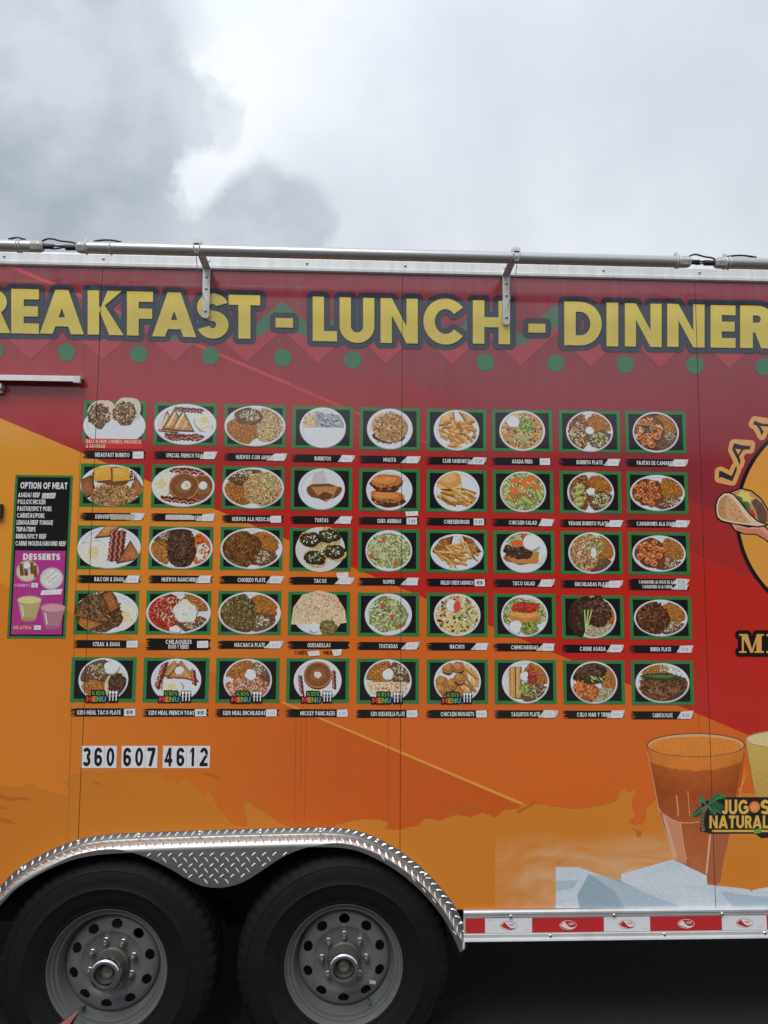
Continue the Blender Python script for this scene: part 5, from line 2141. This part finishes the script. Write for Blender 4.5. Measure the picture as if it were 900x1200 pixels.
def lamp(x0, x1):
    bm = bmesh.new()
    tube(bm, [(x0, TY, TZ), (x1, TY, TZ)], TR, 28)
    o = bm_obj('lamp_tube', bm, M['tube'], trailer, smooth=True)
    for xe, s in ((x0, -1), (x1, 1)):
        bm = bmesh.new()
        tube(bm, [(xe - s * .028, TY, TZ), (xe - s * .004, TY, TZ), (xe + s * .006, TY, TZ), (xe + s * .012, TY, TZ)], [TR * 1.08, TR * 1.08, TR * .96, TR * .7], 8)
        bm_obj('end_cap', bm, M['cap'], o)
    return o


def clampring(o, x, n=2, gap=.010, knob=True):
    for k in range(n):
        bm = bmesh.new()
        cx = x + gap * k
        pts = [(cx, TY + (TR + .0015) * cos(a), TZ + (TR + .0015) * sin(a)) for a in [2 * pi * i / 24 for i in range(25)]]
        tube(bm, pts, .0021, 6, False)
        if knob and k == 0:
            box(bm, cx - .005, cx + .005, TY - .006, TY + .006, TZ + TR, TZ + TR + .010)
            tube(bm, [(cx, TY, TZ + TR + .01), (cx, TY, TZ + TR + .016)], .002, 6)
        bm_obj('band_clamp', bm, M['bracket'], o, smooth=True)


xa0, xa1 = tp(-250, 287)[0], tp(47, 289)[0]
xb0, xb1 = tp(94, 293)[0], tp(805, 304)[0]
xc0, xc1 = tp(841, 306)[0], tp(1200, 311)[0]
LA, LB, LC = lamp(xa0, xa1), lamp(xb0, xb1), lamp(xc0, xc1)
clampring(LA, tp(21, 288)[0], 2, .010)
clampring(LB, tp(101, 293)[0], 1)
clampring(LB, tp(130, 293)[0], 1, knob=False)
clampring(LB, tp(792, 304)[0], 2, .009)
clampring(LC, tp(849, 306)[0], 2, .014)
# cable joints
def cable_set(xl, xr, par):
    L = xr - xl
    bm = bmesh.new()
    tube(bm, [(xl + .010, TY, TZ), (xl + .045, TY, TZ + .001)], .0085, 10)
    bm_obj('connector', bm, M['cable'], par, smooth=True)
    bm = bmesh.new()
    tube(bm, [(xr - .010, TY, TZ - .001), (xr - .050, TY, TZ - .002)], .0095, 10)
    bm_obj('connector', bm, M['cable'], par, smooth=True)
    for k, (h, dy, a) in enumerate(((.018, -.006, 0), (.012, .006, 0), (-.006, 0, .002))):
        bm = bmesh.new()
        pts = []
        for i in range(17):
            t = i / 16
            pts.append((xl + L * t, TY + dy * sin(pi * t) * 1.2, TZ + (TR * .75 if k == 0 else .004) * (1 - t) * (1 if k == 0 else .6) + h * sin(pi * t) * (1 - .5 * t) + (.004 * sin(9 * t + k)) + (.004 if k == 0 else -.002) * t))
        tube(bm, pts, .0032, 8)
        bm_obj('cable', bm, M['cable'], par, smooth=True)


cable_set(xa1, xb0, LA)
cable_set(xb1, xc0, LB)
for xs_, xe_, par in ((tp(10, 287)[0], tp(30, 288)[0], LA), (tp(110, 290)[0], tp(142, 291)[0], LB), (tp(850, 304)[0], tp(886, 304)[0], LC)):
    bm = bmesh.new()
    pts = [(xs_ + (xe_ - xs_) * i / 8, TY - .004, TZ + TR + .001 + .006 * sin(pi * i / 8)) for i in range(9)]
    tube(bm, pts, .0035, 8)
    bm_obj('cable', bm, M['cable'], par, smooth=True)

# brackets
for (px, py0, py1) in ((242.3, 317, 373), (592.5, 325, 380.5)):
    xw = W(px, (py0 + py1) / 2)[0]
    zt2, zb2 = ZT - .003, W(px, py1)[1]
    hw = .0136
    bm = bmesh.new()
    T = .004
    yf = -.0145
    prof = [(yf, zb2 + .003), (yf, zt2), (TY - .018, zt2 + .012), (TY - .018, zt2 + .012 + T), (yf + T, zt2 + T), (yf + T, zb2 + .003)]
    # plate: bottom with clipped corners
    for x in ():
        pass
    a = [bm.verts.new((xw - hw, y, z)) for y, z in prof]
    b = [bm.verts.new((xw + hw, y, z)) for y, z in prof]
    for i in range(len(prof)):
        bm.faces.new((a[i], a[(i + 1) % 6], b[(i + 1) % 6], b[i]))
    bm.faces.new(a)
    bm.faces.new(b)
    # tongue
    v = [bm.verts.new(p) for p in ((xw - hw, yf, zb2 + .0029), (xw + hw, yf, zb2 + .0029), (xw + hw * .5, yf, zb2 - .004), (xw - hw * .5, yf, zb2 - .004))]
    bm.faces.new(v)
    br = bm_obj('lamp_bracket', bm, M['bracket'], trailer)
    for pyy in (py0 + 9, py0 + 23, py1 - 7):
        put(SCREW, 'screw', br, xw, yf, W(px, pyy)[1])
    # hanger: stirrup round the tube and its nut plate
    bm = bmesh.new()
    yb_ = TY
    zz_ = TZ + TR
    pts = [(xw - .013, yb_ - .004, zz_ + .012), (xw - .011, yb_ - TR - .001, TZ + .006), (xw - .004, yb_ - TR * .7, TZ - TR * .8), (xw + .004, yb_ - TR * .7, TZ - TR * .8), (xw + .011, yb_ - TR - .001, TZ + .006), (xw + .013, yb_ - .004, zz_ + .012)]
    tube(bm, pts, .0026, 7)
    box(bm, xw - .014, xw + .014, yb_ - .012, yb_ + .012, zz_ + .0005, zz_ + .0125)
    tube(bm, [(xw, yb_ - .016, zz_ + .007), (xw, yb_ - .010, zz_ + .007)], .004, 6)
    tube(bm, [(xw, yb_, zz_ + .012), (xw, yb_, zz_ + .020)], .003, 6)
    box(bm, xw - .004, xw + .004, yb_ - .003, yb_ + .003, min(zt2 + .0105, TZ - TR), zz_)
    bm_obj('hanger', bm, M['bracket'], br)
    bm = bmesh.new()
    sg = -1 if px < 400 else 1
    tube(bm, [(xw + sg * .012, TY + .02, zt2 + .006), (xw + sg * .014, -.09, zt2 - .07), (xw + sg * .004, yf - .004, zb2 + .06)], .0014, 6)
    bm_obj('tie_wire', bm, M['bracket'], br, smooth=True)

# ================================================================== FENDER
FY, FR = -.058, .026
n = len(FTS)
nor = []
for i in range(n):
    a, b = FTS[max(0, i - 1)], FTS[min(n - 1, i + 1)]
    d = Vector((b[0] - a[0], b[1] - a[1])).normalized()
    nv = Vector((-d.y, d.x))
    nor.append(nv)
SEC = [(0.0, -.0015), (0.0, -.0035), (-.020, -.0035), (-.0215, -.006), (-.022, -.016), (-.022, FY + FR)]
for k in range(1, 7):
    a = k / 6 * pi / 2
    SEC.append((-.022 - FR * (1 - cos(a)), FY + FR - FR * sin(a)))
# running length across the section
SL = [0]
for a, b in zip(SEC, SEC[1:]):
    SL.append(SL[-1] + math.hypot(b[0] - a[0], b[1] - a[1]))


def fpt(i, k):
    return Vector((FTS[i][0] + nor[i].x * SEC[k][0], SEC[k][1], FTS[i][1] + nor[i].y * SEC[k][0]))


bm = bmesh.new()
rows = [[bm.verts.new(fpt(i, k)) for i in range(n)] for k in range(len(SEC))]
for ra, rb in zip(rows, rows[1:]):
    for i in range(n - 1):
        bm.faces.new((ra[i], ra[i + 1], rb[i + 1], rb[i]))
FB = [(-54, 1104), (-30, 1086), (0, 1055), (20, 1039), (50, 1020), (83, 1003), (110, 997), (133, 995), (150, 997), (173, 1005), (200, 1018), (220, 1031), (236, 1038.5), (254, 1041), (272, 1038.5),
      (287, 1033), (303, 1023), (320, 1011), (337, 1001), (360, 992.5), (383, 988.3), (403, 988.3), (423, 993), (447, 1003), (470, 1017), (490, 1032.5), (507, 1049), (523, 1071), (537, 1097), (542, 1103)]
FBS = smooth_path([W(p[0], p[1], FY) for p in FB], 2)
top = [fpt(i, len(SEC) - 1) for i in range(n)]
va = [v for v in rows[-1]]
vb = [bm.verts.new((p[0], FY + .001 * 0, p[1])) for p in FBS]
# lip: strip between the rounded edge and the lower outline, matched by length
def resample(pts, m):
    L = [0]
    for a, b in zip(pts, pts[1:]):
        L.append(L[-1] + (Vector(b) - Vector(a)).length)
    out, j = [], 0
    for k in range(m):
        t = L[-1] * k / (m - 1)
        while j < len(L) - 2 and L[j + 1] < t:
            j += 1
        u = (t - L[j]) / max(1e-9, L[j + 1] - L[j])
        out.append(Vector(pts[j]) * (1 - u) + Vector(pts[j + 1]) * u)
    return out
f = bm.faces.new(va + vb[::-1])
bmesh.ops.triangulate(bm, faces=[f])
# inner return so that the sheet has thickness from below
vc = [bm.verts.new((p[0], FY + .005, p[1] + .0005)) for p in FBS]
for i in range(len(vb) - 1):
    bm.faces.new((vb[i], vb[i + 1], vc[i + 1], vc[i]))
fender = bm_obj('fender', bm, M['tread'], trailer, smooth=True)
# raised tread lugs
V, F = [], []
def lug(c, u, w, nrm, L=.0115, B=.0028, H=.0016):
    b = len(V)
    for p in (c - u * L, c - u * L * .35 + w * B, c + u * L * .35 + w * B, c + u * L, c + u * L * .35 - w * B, c - u * L * .35 - w * B):
        V.append(p + nrm * .0001)
    V.append(c - u * L * .55 + nrm * H)
    V.append(c + u * L * .55 + nrm * H)
    for q in ((0, 1, 6), (1, 2, 7, 6), (2, 3, 7), (3, 4, 7), (4, 5, 6, 7), (5, 0, 6)):
        F.append([b + i for i in q])


def inside(x, z, poly):
    r = False
    j = len(poly) - 1
    for i in range(len(poly)):
        if (poly[i][1] > z) != (poly[j][1] > z) and x < (poly[j][0] - poly[i][0]) * (z - poly[i][1]) / (poly[j][1] - poly[i][1]) + poly[i][0]:
            r = not r
        j = i
    return r


skirt = [(p.x, p.z) for p in top] + [tuple(p) for p in FBS[::-1]]
S = .0354
zc0 = W(240, 995.5, FY)[1]
xs0, xs1 = min(p[0] for p in skirt), max(p[0] for p in skirt)
k = 0
z = min(p[1] for p in skirt)
nrm = Vector((0, -1, 0))
for iz in range(-60, 40):
    for ix in range(-80, 80):
        for q in (0, 1):
            x = ix * S + q * S / 2 - .45
            z = zc0 + iz * S + q * S / 2
            if not (xs0 < x < xs1):
                continue
            ang = radians(-52) if q == 0 else radians(42)
            ok = all(inside(x + t * cos(ang), z + t * sin(ang), skirt) for t in (0, .010, -.010))
            if ok:
                lug(Vector((x, FY, z)), Vector((cos(ang), 0, sin(ang))), Vector((-sin(ang), 0, cos(ang))), nrm, .0132 if q == 0 else .0115, .0038, .0026)
# lugs along the flange, the top and the rolled edge
cum = [0]
for i in range(n - 1):
    cum.append(cum[-1] + math.hypot(FTS[i + 1][0] - FTS[i][0], FTS[i + 1][1] - FTS[i][1]))
def fmap(s, v):
    i = 0
    while i < n - 2 and cum[i + 1] < s:
        i += 1
    t = (s - cum[i]) / max(1e-9, cum[i + 1] - cum[i])
    k = 0
    while k < len(SL) - 2 and SL[k + 1] < v:
        k += 1
    w_ = (v - SL[k]) / max(1e-9, SL[k + 1] - SL[k])
    a = fpt(i, k).lerp(fpt(i + 1, k), t)
    b = fpt(i, k + 1).lerp(fpt(i + 1, k + 1), t)
    return a.lerp(b, w_)
vmax = SL[-1]
s = .01
row = 0
while s < cum[-1] - .012:
    for v, q in ((.011, 0), (vmax - .026, 1)):
        ss = s + (S / 2 if q else 0)
        if ss > cum[-1] - .012 or v > vmax - .004:
            continue
        c = fmap(ss, v)
        e1, e2 = fmap(ss + .001, v) - c, fmap(ss, v + .001) - c
        if e1.length < 1e-7 or e2.length < 1e-7:
            continue
        nn = e2.cross(e1).normalized()
        if nn.dot(Vector((0, -1, .4))) < 0:
            nn = -nn
        sg = 1 if q == 0 else -1
        u = (e1.normalized() * .62 - e2.normalized() * .78 * (1 if v < .03 or q else 1) * sg).normalized()
        if v < .02:
            u = (e1.normalized() * .75 - e2.normalized() * .66).normalized()
        lug(c, u, nn.cross(u).normalized(), nn, .0115 if q == 0 else .015, .0034, .0020)
    s += S * .8
me = bpy.data.meshes.new('tread_lugs')
me.from_pydata([tuple(p) for p in V], [], F)
o = link('tread_lugs', me, M['lug'], fender, kind='stuff')
# dome screws along the flange
for i in range(12):
    s = .10 + i * .21
    if s < cum[-1] - .03:
        p = fmap(s, .009)
        put(RIVET, 'rivet', fender, p.x, p.y + .0005, p.z)

# ================================================================== WHEELS
tyre_prof = []
R0, Wd = TYRE_R, .205
yo = WY - .022                                          # outermost point of the sidewall
tyre_prof = [(.198, WY + .004), (.203, WY - .004), (.211, WY - .008), (.217, WY - .0075), (.222, WY - .011), (.252, yo + .004), (.272, yo - .001), (.276, yo - .0035), (.280, yo - .001), (.300, yo), (.318, yo + .002), (.330, yo + .006), (.333, yo + .0045), (.337, yo + .008),
             (.348, yo + .014), (.356, yo + .020), (.362, yo + .027), (.366, yo + .034), (.3685, yo + .044), (.369, yo + .056), (.361, yo + .058), (.361, yo + .066), (.370, yo + .068), (.3715, yo + .094), (.363, yo + .096), (.363, yo + .105),
             (.3715, yo + .107), (.3715, yo + .132), (.363, yo + .134), (.363, yo + .142), (.370, yo + .144), (.3675, yo + .170), (.360, yo + .182), (.33, yo + .20), (.27, yo + .208), (.21, yo + .19)]
NS = 220
def tread(j, k, r):
    if 14 <= j <= 19 and k % 4 == 0:
        return r - .0045
    if 14 <= j <= 15 and k % 4 in (1, 3):
        return r - .0005
    if 22 <= j <= 30 and r > .365 and (k + j) % 5 == 0:
        return r - .003
    return r
bm = bmesh.new()
lathe(bm, tyre_prof, NS, fn=tread)
# raised moulded marks on the sidewall
TY_ME = bpy.data.meshes.new('tyre')
bmesh.ops.recalc_face_normals(bm, faces=bm.faces)
bm.to_mesh(TY_ME)
bm.free()
TY_ME.polygons.foreach_set('use_smooth', [True] * len(TY_ME.polygons))
TY_ME.set_sharp_from_angle(angle=radians(32))
TY_ME.materials.append(M['rubber'])

yd = WY + .062                                          # face of the wheel disc
rim_prof = [(.206, WY + .03), (.2165, WY + .012), (.2185, WY + .003), (.2165, WY - .004), (.212, WY - .004), (.2085, WY + .002), (.2060, WY + .014), (.1995, WY + .0150), (.1975, WY + .0135), (.1960, WY + .0260), (.1900, WY + .0265), (.1850, WY + .0245), (.1830, WY + .030), (.1815, WY + .046), (.1765, WY + .062), (.1725, WY + .074),
            (.170, WY + .073), (.1685, WY + .066), (.164, WY + .0595), (.150, WY + .054), (.128, WY + .050), (.116, WY + .050), (.108, WY + .055), (.1015, WY + .060), (.060, yd), (.060, yd + .006), (.1015, yd + .006), (.116, WY + .058), (.150, WY + .060), (.170, WY + .085), (.19, WY + .10), (.206, WY + .12), (.209, WY + .05), (.206, WY + .03)]
bm = bmesh.new()
lathe(bm, rim_prof, 96)
bmesh.ops.remove_doubles(bm, verts=bm.verts, dist=1e-5)
bmesh.ops.recalc_face_normals(bm, faces=bm.faces)
rme = bpy.data.meshes.new('rim')
bm.to_mesh(rme)
bm.free()
ro = bpy.data.objects.new('rim_tmp', rme)
COL.objects.link(ro)
bm = bmesh.new()
for k in range(10):
    a = 2 * pi * k / 10 + pi / 2
    cx, cz = .139 * cos(a), .139 * sin(a)
    r1 = []
    r2 = []
    for j in range(16):
        t = 2 * pi * j / 16
        dx, dz = .0172 * cos(t), .0205 * sin(t)
        # long axis across the radius
        px_, pz_ = cx + dx * cos(a) - dz * sin(a), cz + dx * sin(a) + dz * cos(a)
        r1.append(bm.verts.new((px_, WY + .03, pz_)))
        r2.append(bm.verts.new((px_, WY + .078, pz_)))
    for j in range(16):
        bm.faces.new((r1[j], r1[(j + 1) % 16], r2[(j + 1) % 16], r2[j]))
    bm.faces.new(r1)
    bm.faces.new(r2)
bmesh.ops.recalc_face_normals(bm, faces=bm.faces)
cme = bpy.data.meshes.new('cut')
bm.to_mesh(cme)
bm.free()
co = bpy.data.objects.new('cut_tmp', cme)
COL.objects.link(co)
md = ro.modifiers.new('b', 'BOOLEAN')
md.operation = 'DIFFERENCE'
md.solver = 'EXACT'
md.object = co
dg = bpy.context.evaluated_depsgraph_get()
RIM_ME = bpy.data.meshes.new_from_object(ro.evaluated_get(dg))
bpy.data.objects.remove(ro, do_unlink=True)
bpy.data.objects.remove(co, do_unlink=True)
RIM_ME.materials.clear()
RIM_ME.materials.append(M['rim'])
RIM_ME.polygons.foreach_set('use_smooth', [True] * len(RIM_ME.polygons))
RIM_ME.set_sharp_from_angle(angle=radians(35))

bm = bmesh.new()
yh = WY - .034
lathe(bm, [(.0595, yd + .03), (.0595, yd - .010), (.056, yd - .018), (.0525, yd - .022), (.050, yd - .050), (.0500, yh + .030), (.044, yh + .028)], 48)
HUB_ME = bpy.data.meshes.new('hub')
bm.to_mesh(HUB_ME)
bm.free()
HUB_ME.polygons.foreach_set('use_smooth', [True] * len(HUB_ME.polygons))
HUB_ME.set_sharp_from_angle(angle=radians(35))
HUB_ME.materials.append(M['hub'])
bm = bmesh.new()
lathe(bm, [(.0455, yh + .034), (.0475, yh + .026), (.0475, yh + .008), (.044, yh + .002), (.037, yh), (.0335, yh + .001), (.0325, yh + .006), (.0322, yh + .020)], 56)
CAP_ME = bpy.data.meshes.new('hub_cap')
bm.to_mesh(CAP_ME)
bm.free()
CAP_ME.polygons.foreach_set('use_smooth', [True] * len(CAP_ME.polygons))
CAP_ME.set_sharp_from_angle(angle=radians(50))
CAP_ME.materials.append(M['chrome'])
bm = bmesh.new()
lathe(bm, [(.0318, yh + .020), (.0312, yh + .046), (.024, yh + .047), (.021, yh + .040), (.019, yh + .030), (.014, yh + .028), (.010, yh + .032), (.0001, yh + .033)], 32)
PLUG_ME = bpy.data.meshes.new('hub_plug')
bm.to_mesh(PLUG_ME)
bm.free()
PLUG_ME.polygons.foreach_set('use_smooth', [True] * len(PLUG_ME.polygons))
PLUG_ME.materials.append(M['hub'])
bm = bmesh.new()
lathe(bm, [(.0125, 0), (.0115, -.004), (.0098, -.005), (.0098, -.016), (.0075, -.020), (.0055, -.0205), (.0055, -.030), (.0001, -.031)], 6)
NUT_ME = bpy.data.meshes.new('lug_nut')
bm.to_mesh(NUT_ME)
bm.free()
NUT_ME.materials.append(M['nut'])
bm = bmesh.new()
tube(bm, [(0, 0, 0), (0, -.012, .002), (0, -.026, .006)], [.0042, .0042, .0052], 10)
tube(bm, [(0, -.026, .006), (0, -.040, .010)], .0058, 10)
VAL_ME = bpy.data.meshes.new('valve_stem')
bm.to_mesh(VAL_ME)
bm.free()
VAL_ME.materials.append(M['green_cap'])

for wi, x in enumerate(WX):
    wh = bpy.data.objects.new('wheel', None)
    COL.objects.link(wh)
    wh.parent = trailer
    wh.location = (x, 0, (_wl.z, _wr.z)[wi])
    wh.empty_display_size = .1
    rot = (0.10, 0.0)[wi]
    for nm, me in (('tyre', TY_ME), ('rim', RIM_ME), ('hub', HUB_ME), ('hub_cap', CAP_ME), ('hub_plug', PLUG_ME)):
        o = bpy.data.objects.new(nm, me)
        COL.objects.link(o)
        o.parent = wh
        o.rotation_euler = (0, rot if nm in ('tyre', 'rim') else 0, 0)
        if nm == 'rim':
            o.scale = (.95, 1, .95)
        if nm in ('hub_cap', 'hub_plug'):
            o.scale = (1.09, 1, 1.09)
    for k in range(8):
        a = 2 * pi * k / 8 + (.30 if wi == 0 else pi / 8 * 0 + .0) + pi / 2 * 0
        put(NUT_ME, 'lug_nut', wh, .0775 * cos(a), yd - .001, .0775 * sin(a))
    a = radians(238 if wi == 0 else 302)
    put(VAL_ME, 'valve_stem', wh, .168 * cos(a), WY + .060, .168 * sin(a))
    if wi == 1:
        bm = bmesh.new()
        a = radians(-38)
        cx, cz = .128 * cos(a), .128 * sin(a)
        u, w = Vector((cos(a + .5), 0, sin(a + .5))), Vector((-sin(a + .5), 0, cos(a + .5)))
        c = Vector((cx, WY + .046, cz))
        pts = [c + u * .011 + w * .006, c - u * .011 + w * .006, c - u * .011 - w * .006, c + u * .011 - w * .006]
        v = [bm.verts.new(p) for p in pts] + [bm.verts.new(p + Vector((0, -.0006, 0))) for p in pts]
        for q in ((0, 1, 2, 3), (4, 5, 6, 7), (0, 1, 5, 4), (1, 2, 6, 5), (2, 3, 7, 6), (3, 0, 4, 7)):
            bm.faces.new([v[i] for i in q])
        bm_obj('balance_weight', bm, M['bracket'], wh)

# the pair of wheels on the far side, and the springs between axle and frame
for wi, x in enumerate(WX):
    wh = bpy.data.objects.new('wheel', None)
    COL.objects.link(wh)
    wh.parent = trailer
    wh.location = (x, DEPTH, (_wl.z, _wr.z)[wi])
    wh.rotation_euler = (0, 0, pi)
    for nm, me in (('tyre', TY_ME), ('rim', RIM_ME), ('hub', HUB_ME)):
        o = bpy.data.objects.new(nm, me)
        COL.objects.link(o)
        o.parent = wh
        if nm == 'rim':
            o.scale = (.95, 1, .95)
    for y in (.40, DEPTH - .45):
        bm = bmesh.new()
        for k in range(4):
            L = .36 - .07 * k
            pts = [(x + L * t, WZ + .075 - .012 * k - .03 * t * t * L / .36) for t in (-1, -.5, 0, .5, 1)]
            for a, b in zip(pts, pts[1:]):
                v = [bm.verts.new((q[0], yy, q[1] + dz)) for q in (a, b) for yy in (y, y + .06) for dz in (0, -.010)]
                for f in ((0, 1, 3, 2), (4, 6, 7, 5), (0, 4, 5, 1), (2, 3, 7, 6), (0, 2, 6, 4), (1, 5, 7, 3)):
                    bm.faces.new([v[i] for i in f])
        bm_obj('leaf_spring', bm, M['black'], trailer)
for y in (.385, DEPTH - .465):
    bm = bmesh.new()
    xm = (WX[0] + WX[1]) / 2
    box(bm, xm - .07, xm + .07, y, y + .09, WZ - .03, ZBB - .09)
    bm_obj('spring_hanger', bm, M['black'], trailer)

# ================================================================== a tapered dark red stake leaning before the wheel
tip = P3(92, 1184.5, -.16)
base = Vector((tip.x - .30, tip.y - .16, GZ))
d = (tip - base)
bm = bmesh.new()
tube(bm, [base, base + d * .2, base + d * .75, base + d * .86, tip], [.020, .025, .025, .024, .0045], 5)
st = bm_obj('leaning_stake', bm, M['red_rod'])
st['label'] = 'dark red tapered stake leaning before the trailer wheel'
st['category'] = 'stake'
